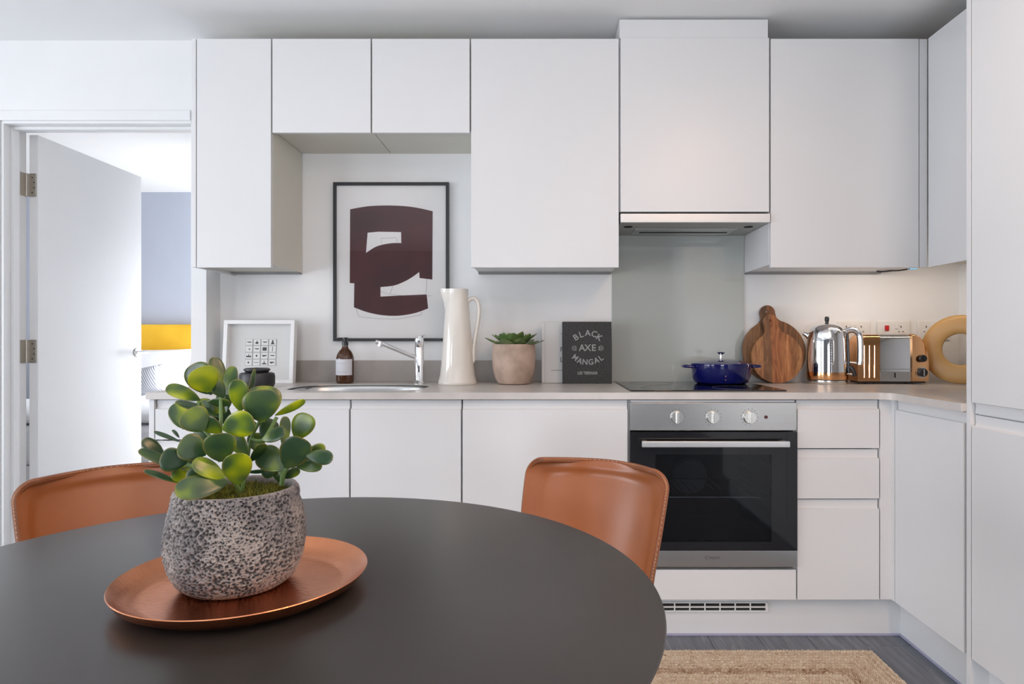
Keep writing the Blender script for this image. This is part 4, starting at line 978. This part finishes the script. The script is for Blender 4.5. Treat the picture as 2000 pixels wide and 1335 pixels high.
# ochre ring
Yp = 2.762; s = 0.146/68.5
rg = MB(); Ro = 68.5*s; Ri = 31*s
rcn, rw = (Ro+Ri)/2, (Ro-Ri)/2
vs = []
def ringp(u, v):
    a = 2*PI*u; b = 2*PI*v; cx, cy = math.cos(b), math.sin(b)
    rr_ = rcn+rw*math.copysign(abs(cx)**0.8, cx); yy = 0.015*math.copysign(abs(cy)**0.8, cy)
    return Vector((rr_*math.cos(a), yy, Ro+rr_*math.sin(a)))
rg.grid(ringp, 72, 25, True)
mxr = Matrix.Translation((1.760, Yp, ZW1+0.0025)) @ Matrix.Rotation(R(-38), 4, 'Z') @ Matrix.Rotation(R(-3), 4, 'X')
xf(rg, mxr)
lone('ring_ornament', rg, 'ring_wood', 'large pale ochre ring standing in the worktop corner right of the toaster', 'ornament', (1.760, Yp, ZW1))

# ================================================================ TABLE, TRAY, PLANT
TC = Vector((-0.374, 0.842)); TR = 0.524; TZ = 0.750
tb = thing('round_table', 'round dark taupe dining table with thin edge standing in front of the kitchen units', 'table', (TC.x, TC.y, 0))
mk('tabletop', MB().lathe([(0, TZ-0.024), (TR-0.035, TZ-0.024), (TR-0.006, TZ-0.012), (TR-0.001, TZ-0.004), (TR, TZ-0.002), (TR-0.0015, TZ-0.0004), (TR-0.004, TZ), (0, TZ)], n=160), 'table', tb)
mk('pedestal', MB().lathe([(0, 0.012), (0.26, 0.012), (0.20, 0.02), (0.08, 0.04), (0.04, 0.09), (0.03, 0.2), (0.03, 0.6), (0.05, 0.69), (0.11, TZ-0.0245), (0, TZ-0.0245)], n=64), 'metal_black', tb)
mk('foot_plate', MB().lathe([(0, 0.0), (0.27, 0.0), (0.272, 0.004), (0.262, 0.0118), (0, 0.0118)], n=64), 'metal_black', tb)

TRC = Vector((-0.3896, 0.8595))
tr = thing('tray', 'round satin copper tray with upturned rim under the stone pot', 'tray', (TRC.x, TRC.y, TZ+0.0003))
rt = 0.1545
mk('tray_body', MB().lathe([(0, 0.0), (0.118, 0.0), (0.130, 0.002), (0.148, 0.012), (rt-0.001, 0.0215), (rt, 0.0225), (rt-0.0008, 0.0235), (rt-0.0025, 0.0225), (0.145, 0.0135), (0.128, 0.0045), (0.117, 0.0022), (0, 0.0022)], n=120), 'tray', tr, smooth=60)

PC = Vector((WX(463, 0.872), 0.872, TZ+0.0028))
pt_ = thing('potted_plant', 'leafy plant with round waxy green leaves in a pitted pumice pot', 'plant', tuple(PC))
s = 0.872/F
# profile of the pot in metres
HP = 0.128
base = [(0.058, 0.0), (0.066, 0.003), (0.077, 0.014), (0.086, 0.034), (0.0895, 0.056), (0.0885, 0.076), (0.085, 0.096), (0.0815, 0.112), (0.0795, 0.1235), (0.0775, HP), (0.0745, HP+0.0005), (0.072, HP-0.003), (0.0715, HP-0.02)]
bc = catmull([(a, b, 0) for a, b in base], 20)
bc = [(p.x, p.y) for p in bc]
# resample evenly
acc = [0]
for i in range(1, len(bc)): acc.append(acc[-1]+math.dist(bc[i], bc[i-1]))
def at_len(t):
    L = t*acc[-1]
    for i in range(1, len(acc)):
        if acc[i] >= L:
            f_ = (L-acc[i-1])/max(1e-9, acc[i]-acc[i-1]); return (bc[i-1][0]+(bc[i][0]-bc[i-1][0])*f_, bc[i-1][1]+(bc[i][1]-bc[i-1][1])*f_)
    return bc[-1]
NU, NV = 680, 240
pm_ = MB(); pit_shade = []
prs = [at_len(j/(NV-1)) for j in range(NV)]; JT = max(range(NV), key=lambda j: prs[j][1])
for i in range(NU):
    a = 2*PI*i/NU; ca, sa_ = math.cos(a), math.sin(a)
    for j, (r, z) in enumerate(prs):
        p = Vector((r*ca, r*sa_, z))
        q = p+0.0009*noise.noise_vector(p*260)
        d1 = noise.voronoi(q*235)[0][0]; d2 = noise.voronoi(q*420+Vector((5, 3, 1)))[0][0]
        lump = noise.noise(p*160)*0.0013+noise.noise(p*70)*0.0013+noise.noise(p*28)*0.0010
        dens = 0.52+0.20*noise.noise(p*32)
        pit1 = smoothstep(dens, dens-0.20, d1); pit2 = smoothstep(0.44, 0.22, d2)*(0.8)
        amt = max(pit1, pit2*0.7)
        fade = smoothstep(HP+0.002, HP-0.004, z)*0.9+0.1 if j < JT else 0.12
        disp = (lump-0.0034*amt)*fade
        # shape: soft irregularity of the hand-cut pot
        n2 = Vector((ca, sa_, 0)) if z > 0.006 else Vector((ca*0.3, sa_*0.3, 0))
        pm_.v.append(Vector(((p+n2*disp).x*0.965, (p+n2*disp).y*0.965, (p+n2*disp).z))); pit_shade.append(min(1, amt*0.85)*fade)
for i in range(NU):
    k = (i+1) % NU
    for j in range(NV-1): pm_.f.append((i*NV+j, k*NV+j, k*NV+j+1, i*NV+j+1))
pm_.f.append(tuple(i*NV for i in range(NU))[::-1])
pm_.at['pit_shade'] = pit_shade
mk('pot', pm_, 'pumice', pt_, smooth=80)
mk('soil', MB().lathe([(0.0705, HP-0.022), (0.070, HP-0.015), (0, HP-0.010)], n=48), 'soil', pt_)
ms = MB()
for i in range(2600):
    a = random.uniform(0, 2*PI); r = 0.068*math.sqrt(random.random()); b0 = Vector((r*math.cos(a), r*math.sin(a), HP-0.0135+0.005*noise.noise(Vector((a*3, r*60, 0)))+0.004*(1-r/0.07)))
    d = Vector((random.gauss(0, 1), random.gauss(0, 1), random.uniform(0.1, 1.6))).normalized(); L = random.uniform(0.005, 0.016); wv = d.orthogonal().normalized()*random.uniform(0.0005, 0.0010)
    sd = d.cross(wv)
    ms.add([b0-wv, b0+wv, b0+sd, b0+d*L], [(0, 1, 3), (1, 2, 3), (2, 0, 3)])
mo = mk('moss', ms, 'moss', pt_, smooth=0); mo['kind'] = 'stuff'

# leaves.  zoom frame: px = 180+zx/2.384, py = 680+zy/2.384
def zpt(zx, zy, dy): return P(180+zx/2.384, 680+zy/2.384, 0.872+dy)-PC
LEAVES = []
def leaf(bx, by, tx_, ty, wd, dyb, dyt, roll=0.0, bend=0.16, th_=0.0030):
    """paddle leaf: base and tip in the photograph's crop, width in crop pixels, depth offsets of base and tip"""
    b = zpt(bx, by, dyb); t = zpt(tx_, ty, dyt); ax = (t-b); L = ax.length; ax.normalize()
    W = wd*1.08/2.384*0.872/F; b = b-ax*L*0.02; t = t+ax*L*0.03; L = (t-b).length
    view = (b+t)/2+PC-Vector((0, 0, CZ)); view.normalize()
    nrm = (-view-ax*(-view).dot(ax)).normalized()
    nrm = Matrix.Rotation(R(roll), 3, ax) @ nrm
    sd = nrm.cross(ax)
    mb = MB(); rim = []; nu, nv = 19, 11
    for side in (1, -1):
        for i in range(nu):
            for j in range(nv):
                u = 0.5-0.5*math.cos(PI*(0.16+0.84*i/(nu-1))); u = (u-0.0618)/0.9382; v = math.sin(PI/2*(j/(nv-1)*2-1))
                # outline: short stalk then a broad rounded paddle
                half = W*0.5*max(0.16*(1-u), 2.1*u**0.72*(1-u)**0.42)
                half = max(half, 0.0) if u < 1 else 0
                e = (1-abs(v)**5)**0.7; eu = math.sin(PI*max(0.05, min(1, u*0.96+0.02)))**0.5 if u < 1 else 0
                cup = -bend*L*(4*(u-0.5)**2-1)*0.18-0.02*W*(1-v*v)*eu
                p = b+ax*(u*L)+sd*(half*v)+nrm*(cup*1.0+side*th_/2*e*eu)
                mb.v.append(p)
                ed = min(1-abs(v), (1-u)*1.6)
                rim.append(smoothstep(0.09, 0.0, ed)*0.5*(1 if u > 0.2 else 0))
    for k in (0, nu*nv):
        for i in range(nu-1):
            for j in range(nv-1): mb.f.append((k+i*nv+j, k+(i+1)*nv+j, k+(i+1)*nv+j+1, k+i*nv+j+1))
    mb.at['rim'] = rim
    mk('leaf', mb, 'leaf', pt_, smooth=80)
S = [  # base x,y  tip x,y  width, depth base, depth tip, roll
 (560, 210, 468, 78, 118, -.02, -.03, -12), (545, 200, 500, 92, 120, -.035, -.05, 8), (600, 215, 570, 45, 74, .0, .01, 25),
 (625, 290, 655, 88, 80, -.005, .0, -40), (615, 225, 540, 130, 72, -.01, -.02, 20), (690, 290, 680, 148, 86, -.02, -.03, -22),
 (715, 270, 755, 100, 40, -.0, -.0, 60), (800, 330, 795, 178, 150, -.01, -.0, 5), (790, 340, 785, 195, 148, -.03, -.035, 0),
 (500, 240, 350, 180, 66, -.01, -.02, 25), (430, 372, 395, 255, 92, .01, .02, -15), (590, 320, 395, 248, 56, -.01, -.01, 50),
 (590, 300, 500, 240, 60, .0, .01, 30), (520, 380, 445, 290, 118, -.035, -.045, 12), (600, 390, 515, 330, 78, -.02, -.03, -30),
 (610, 375, 750, 335, 112, -.04, -.05, 8), (855, 310, 988, 243, 40, .0, .01, 25), (795, 425, 895, 385, 64, -.02, -.03, -25),
 (890, 455, 900, 320, 56, .02, .03, 30), (790, 410, 845, 335, 80, .015, .03, -10), (950, 420, 1005, 308, 98, -.0, .0, -5),
 (905, 555, 975, 420, 130, -.01, -.015, 4), (1000, 500, 1118, 510, 66, -.01, -.015, 0), (960, 520, 1080, 455, 56, .01, .02, 10),
 (950, 545, 1068, 548, 56, .005, .01, -10), (895, 560, 780, 480, 112, .01, .015, 0), (740, 525, 800, 445, 56, .0, -.005, 40),
 (725, 500, 650, 400, 78, -.02, -.02, -30), (530, 490, 410, 440, 112, -.045, -.06, 10), (600, 525, 590, 398, 124, -.055, -.065, 0),
 (440, 530, 320, 510, 100, -.035, -.05, -5), (400, 560, 222, 475, 52, -.02, -.035, 35), (335, 505, 240, 425, 58, .0, -.01, 20),
 (410, 435, 290, 388, 20, .01, .01, 20), (405, 415, 375, 380, 16, .01, .02, 20), (400, 625, 245, 570, 32, -.01, -.02, 35),
 (450, 610, 385, 560, 78, -.01, -.02, 10), (560, 600, 440, 590, 76, -.03, -.045, -10), (615, 605, 475, 525, 76, -.05, -.065, 22),
 (680, 630, 672, 492, 112, -.055, -.07, 0), (630, 620, 392, 665, 100, -.05, -.085, 18), (720, 575, 805, 570, 20, .01, .01, 30),
 (880, 600, 965, 565, 50, .02, .03, 30), (870, 620, 855, 560, 40, .03, .03, -20), (620, 300, 600, 205, 62, .01, .015, -30), (560, 330, 480, 350, 70, .01, .01, 40), (700, 440, 640, 380, 70, .01, .0, 35),
 (520, 560, 400, 520, 80, .0, -.01, 30), (640, 500, 690, 560, 70, -.01, -.02, 10), (800, 520, 830, 600, 60, .02, .02, 20), (540, 250, 640, 250, 50, .0, -.01, 40),
 (500, 250, 560, 300, 60, .01, -.005, 15),
 (650, 350, 560, 260, 84, .02, .02, -20), (700, 400, 735, 330, 90, .02, .025, 20), (560, 470, 470, 400, 90, .0, .0, -25), (770, 480, 760, 395, 80, .03, .035, 15),
]
for L_ in S: leaf(*L_)
stems = [[(690, 670, -.01), (640, 560, -.02), (600, 440, -.02), (600, 320, -.015), (600, 215, -.01)], [(700, 660, -.02), (690, 600, -.03), (560, 560, -.03), (440, 540, -.03), (400, 480, -.01)],
         [(700, 650, 0), (720, 540, .0), (740, 420, -.0), (780, 340, -.01)], [(885, 635, .01), (900, 570, .0), (955, 500, -.0), (1000, 500, -.005)], [(880, 640, .012), (885, 540, .02), (880, 460, .02)],
         [(640, 560, -.02), (600, 600, -.03), (560, 610, -.03)], [(600, 440, -.02), (540, 400, -.02), (500, 330, -.01), (500, 250, -.01)], [(740, 420, -.0), (795, 425, -.01), (860, 320, 0)], [(950, 500, 0), (955, 420, 0)]]
for st in stems: mk('stem', MB().tube(catmull([zpt(*q) for q in st], 5), 0.0024, 8), 'stem', pt_)

# ================================================================ CHAIRS
def chair(label, loc, rz, sc=1.0):
    c = thing('dining_chair', label, 'chair', (loc[0], loc[1], 0), (0, 0, rz), group=None)
    W = 0.176
    prof = catmull([(-0.215, 0.455, 0), (-0.19, 0.468, 0), (-0.08, 0.462, 0), (0.06, 0.45, 0), (0.15, 0.455, 0), (0.205, 0.50, 0), (0.237, 0.58, 0), (0.268, 0.68, 0), (0.296, 0.765, 0)], 6)
    acc = [0]
    for i in range(1, len(prof)): acc.append(acc[-1]+(prof[i]-prof[i-1]).length)
    tot = acc[-1]
    def pc(v):
        L = v*tot
        for i in range(1, len(acc)):
            if acc[i] >= L-1e-9:
                f_ = (L-acc[i-1])/(acc[i]-acc[i-1]); p = prof[i-1].lerp(prof[i], f_); d = (prof[i]-prof[i-1]).normalized(); return p, d
    def half(v):
        w_ = W*(0.90+0.10*smoothstep(0.55, 1, v))
        e0 = 0.055; 
        if v > 1-e0: w_ -= W*0.22*(1-math.sqrt(max(0, 1-((v-(1-e0))/e0)**2)))
        if v < e0: w_ -= W*0.35*(1-math.sqrt(max(0, 1-((e0-v)/e0)**2)))
        return w_
    def surf(u, v, off):
        p, d = pc(v); p = Vector((p.x, p.y)); d = Vector((d.x, d.y)); n = Vector((-d.y, d.x))   # towards sitter (up / forward)
        h_ = half(v); back = smoothstep(0.5, 0.7, v)
        wrap = (0.055*back+0.010)*(abs(u)**2.2)
        crown = 0.018*(1-u*u)*smoothstep(0.9, 1.0, v)
        x = u*h_; q = Vector((p.x, p.y))+n*(wrap+off)+d*crown
        return Vector((x, q.x, q.y))
    NU_, NV_ = 45, 91
    def vmap(t): return t
    def usp(t):
        k = t*2-1; return math.copysign(1-(1-abs(k))**1.35, k)
    def vsp(t): return t-0.92*math.sin(2*PI*t)/(2*PI)
    mb = MB()
    def edge(u, v):
        du = (1-abs(u))*W; dv = min(v, 1-v)*tot; return du+dv-math.sqrt(du*du+dv*dv) if du+dv > 1e-9 else 0.0
    def front(a, b):
        u, v = usp(a), vsp(b); return surf(u, v, 0.004+0.0065*(1-smoothstep(0.014, 0.026, edge(u, v))))
    def rear(a, b): return surf(usp(a), vsp(b), -0.010)
    mb.grid(front, NU_, NV_); mb.grid(rear, NU_, NV_); k = NU_*NV_
    for i in range(NU_-1):
        for j in (0, NV_-1): mb.f.append((i*NV_+j, (i+1)*NV_+j, k+(i+1)*NV_+j, k+i*NV_+j))
    for j in range(NV_-1):
        for i in (0, NU_-1): mb.f.append((i*NV_+j, i*NV_+j+1, k+i*NV_+j+1, k+i*NV_+j))
    mk('shell', mb, 'leather', c, smooth=75)
    loop = []
    for i in range(90): loop.append((1, vsp(i/89)))
    for i in range(1, 24): loop.append((1-2*i/24, 1))
    for i in range(90): loop.append((-1, 1-vsp(i/89)))
    for i in range(1, 24): loop.append((-1+2*i/24, 0))
    lp = [surf(u, v, 0.001) for u, v in loop]
    mk('edge_piping', MB().tube(lp, 0.0072, 10, closed=True), 'seam', c)
    st = MB()
    for i in range(len(lp)):
        a, b = lp[i], lp[(i+1) % len(lp)]; L = (b-a).length; n_ = max(1, int(L/0.006))
        ctr = Vector((0, (a.y), a.z))
        for q in range(n_):
            m_ = a.lerp(b, (q+0.5)/n_); d = (b-a).normalized()
            inw = (Vector((0, m_.y, m_.z-0.0))-m_)
            u, v = loop[i]; nn = Vector((0, -1, 0.15)) if v > 0.55 else Vector((0, 0, 1))
            outw = Vector((u, 0, 0)) if abs(u) == 1 else Vector((0, 0, 1 if v == 1 else 0))
            pos = m_+(nn*0.75+outw*0.55).normalized()*0.0072
            rt_ = d.to_track_quat('X', 'Z').to_matrix().to_4x4()
            st.box((-0.0016, -0.0006, -0.0006), (0.0016, 0.0006, 0.0006), mx=Matrix.Translation(pos) @ rt_)
    so_ = mk('stitching', st, 'thread', c, smooth=0); so_['kind'] = 'stuff'
    for sx_ in (-1, 1):
        mk('leg', MB().tube([(sx_*0.14, -0.12, 0.435), (sx_*0.20, -0.20, 0.0)], [0.010, 0.008], 12), 'metal_black', c)
        mk('leg', MB().tube([(sx_*0.14, 0.12, 0.43), (sx_*0.20, 0.22, 0.0)], [0.010, 0.008], 12), 'metal_black', c)
    mk('seat_frame', MB().tube([(-0.14, -0.12, 0.432), (0.14, -0.12, 0.432), (0.14, 0.12, 0.428), (-0.14, 0.12, 0.428)], 0.008, 10, closed=True), 'metal_black', c)
    return c
chair('tan leather chair on the far right side of the table, in front of the oven', (0.005, 1.32), R(-30))
chair('tan leather chair on the far left side of the table, beside the open door', (-0.777, 1.287), R(46))

# ================================================================ RUG
def rug():
    x0, x1, y0, y1 = -0.55, 1.135, 1.70, 2.264
    t = thing('jute_rug', 'natural braided jute rug with concentric rows on the grey floor', 'rug', ((x0+x1)/2, (y0+y1)/2, 0.0))
    mk('backing', MB().box((x0+0.008, y0+0.008, 0.0003), (x1-0.008, y1-0.008, 0.004)), 'jute', t, world=True, smooth=0)
    mb = MB(); tone = []; pitch = 0.0180; nring = int((y1-y0)/2/pitch)
    oc = [(1, 0, 0), (-1, 0, 0), (0, 1, 0), (0, -1, 0), (0, 0, 1)]; of = [(0, 2, 4), (2, 1, 4), (1, 3, 4), (3, 0, 4)]
    lowp = [(1, 0, 0), (.6, .6, 0), (0, 1, 0), (-.6, .6, 0), (-1, 0, 0), (-.6, -.6, 0), (0, -1, 0), (.6, -.6, 0), (.5, .2, .9), (-.5, .2, .9), (-.5, -.2, .9), (.5, -.2, .9)]
    lf = [(0, 1, 8), (1, 2, 9, 8), (2, 3, 9), (3, 4, 9), (4, 5, 10, 9), (5, 6, 10), (6, 7, 11, 10), (7, 0, 11), (0, 8, 11), (8, 9, 10, 11)]
    for k in range(nring):
        ins = pitch*(k+0.5); a0, a1, b0, b1 = x0+ins, x1-ins, y0+ins, y1-ins
        rt_ = random.uniform(-.12, .12)+(-0.30 if k in (7, 8) else 0)
        for (p, q) in (((a0, b0), (a1, b0)), ((a1, b0), (a1, b1)), ((a1, b1), (a0, b1)), ((a0, b1), (a0, b0))):
            p = Vector((*p, 0)); q = Vector((*q, 0)); d = q-p; L = d.length; d.normalize(); nn = Vector((-d.y, d.x, 0)); n_ = int(L/0.0105)
            for i in range(n_):
                c0 = p+d*(L*(i+0.5)/n_)
                for sg in (-1, 1):
                    an = sg*R(32); ax = d*math.cos(an)+nn*math.sin(an); sd = Vector((-ax.y, ax.x, 0))
                    c1 = c0+nn*(sg*-0.0042)+d*(0.005 if sg > 0 else 0)
                    la, wa, ha = 0.0088*random.uniform(.9, 1.1), 0.0042, 0.0065*random.uniform(.8, 1.2)
                    o_ = len(mb.v)
                    for v in lowp: mb.v.append(c1+ax*(v[0]*la)+sd*(v[1]*wa*1.3)+Vector((0, 0, 0.0035+v[2]*ha)))
                    mb.f += [tuple(z+o_ for z in f) for f in lf]
                    tv = min(1, max(0, 0.80+rt_+random.gauss(0, 0.17))); tone += [tv]*len(lowp)
    mb.at['tone'] = tone
    o = mk('braid', mb, 'jute', t, world=True, smooth=0); o['kind'] = 'stuff'
rug()

# ================================================================ BEDROOM
hbx0, hbx1 = -3.72, -2.08
bd = thing('bed', 'bed with tall mustard velvet headboard seen through the doorway', 'bed', ((hbx0+hbx1)/2, 4.7, 0))
def cushion_mb(wx, wy, hz_, n=17, p=4.0):
    """soft rectangular pad centred on origin, size wx x hz_, thickness wy (along y)"""
    mb = MB()
    for side in (1, -1):
        def fn(a, b, side=side):
            u, v = a*2-1, b*2-1; e = (1-abs(u)**p)*(1-abs(v)**p); pin = 1-0.06*(1-abs(u))*0-0.05*(abs(u)*abs(v))**0.5*0
            k = 1-0.05*(1-u*u)*abs(v)**3; k2 = 1-0.05*(1-v*v)*abs(u)**3
            return Vector((u*wx/2*k2, side*wy/2*max(0, e)**0.45, v*hz_/2*k))
        mb.grid(fn, n, n)
    return mb
mk('headboard', MB().box((hbx0, 5.60, 0.1), (hbx1, 5.70, WZ(633, 5.6)), 0.03, 4), 'velvet', bd, world=True)
mk('mattress', MB().box((hbx0+0.02, 3.95, 0.32), (hbx1-0.02, 5.59, 0.56), 0.04, 4), 'linen', bd, world=True)
mk('bed_base', MB().box((hbx0+0.03, 3.97, 0.02), (hbx1-0.03, 5.59, 0.318), 0.01), 'linen', bd, world=True)
dv = thing('duvet', 'puffy white duvet spread over the bed in the next room', 'bedding', ((hbx0+hbx1)/2, 4.5, 0.57))
def duv(u, v):
    x = hbx0-0.03+(hbx1-hbx0+0.06)*u; y = 3.98+1.15*v; e = min(1, min(u, 1-u)*9)*min(1, min(v, 1-v)*9)
    return Vector((x, y, 0.575+0.07*max(0, e)**0.5+0.018*noise.noise(Vector((x*4, y*4, 0)))))
dm_ = mk('cover', MB().grid(duv, 40, 30), 'linen', dv, world=True); sm = dm_.modifiers.new('t', 'SOLIDIFY'); sm.thickness = 0.03; sm.offset = 1
for (cx_, cz_, yy, hh, ww, lb) in ((-3.29, 0.80, 5.46, 0.44, 0.74, 'upright white pillow against the mustard headboard, nearer the door'), (-2.50, 0.80, 5.46, 0.44, 0.74, 'upright white pillow against the mustard headboard, hidden side')):
    mb = cushion_mb(ww, 0.2, hh); xf(mb, Matrix.Translation((cx_, yy, cz_-0.01)) @ Matrix.Rotation(R(-8), 4, 'X'))
    lone('pillow', mb, 'linen', lb, 'pillow', (cx_, yy, cz_-0.2))
mb = cushion_mb(0.40, 0.12, 0.21); cc = P(262, 749, 4.75)
xf(mb, Matrix.Translation(cc) @ Matrix.Rotation(R(-20), 4, 'X') @ Matrix.Rotation(R(-14), 4, 'Y'))
lone('striped_cushion', mb, 'stripe', 'grey and white striped cushion on the bed beyond the door', 'cushion', tuple(cc))
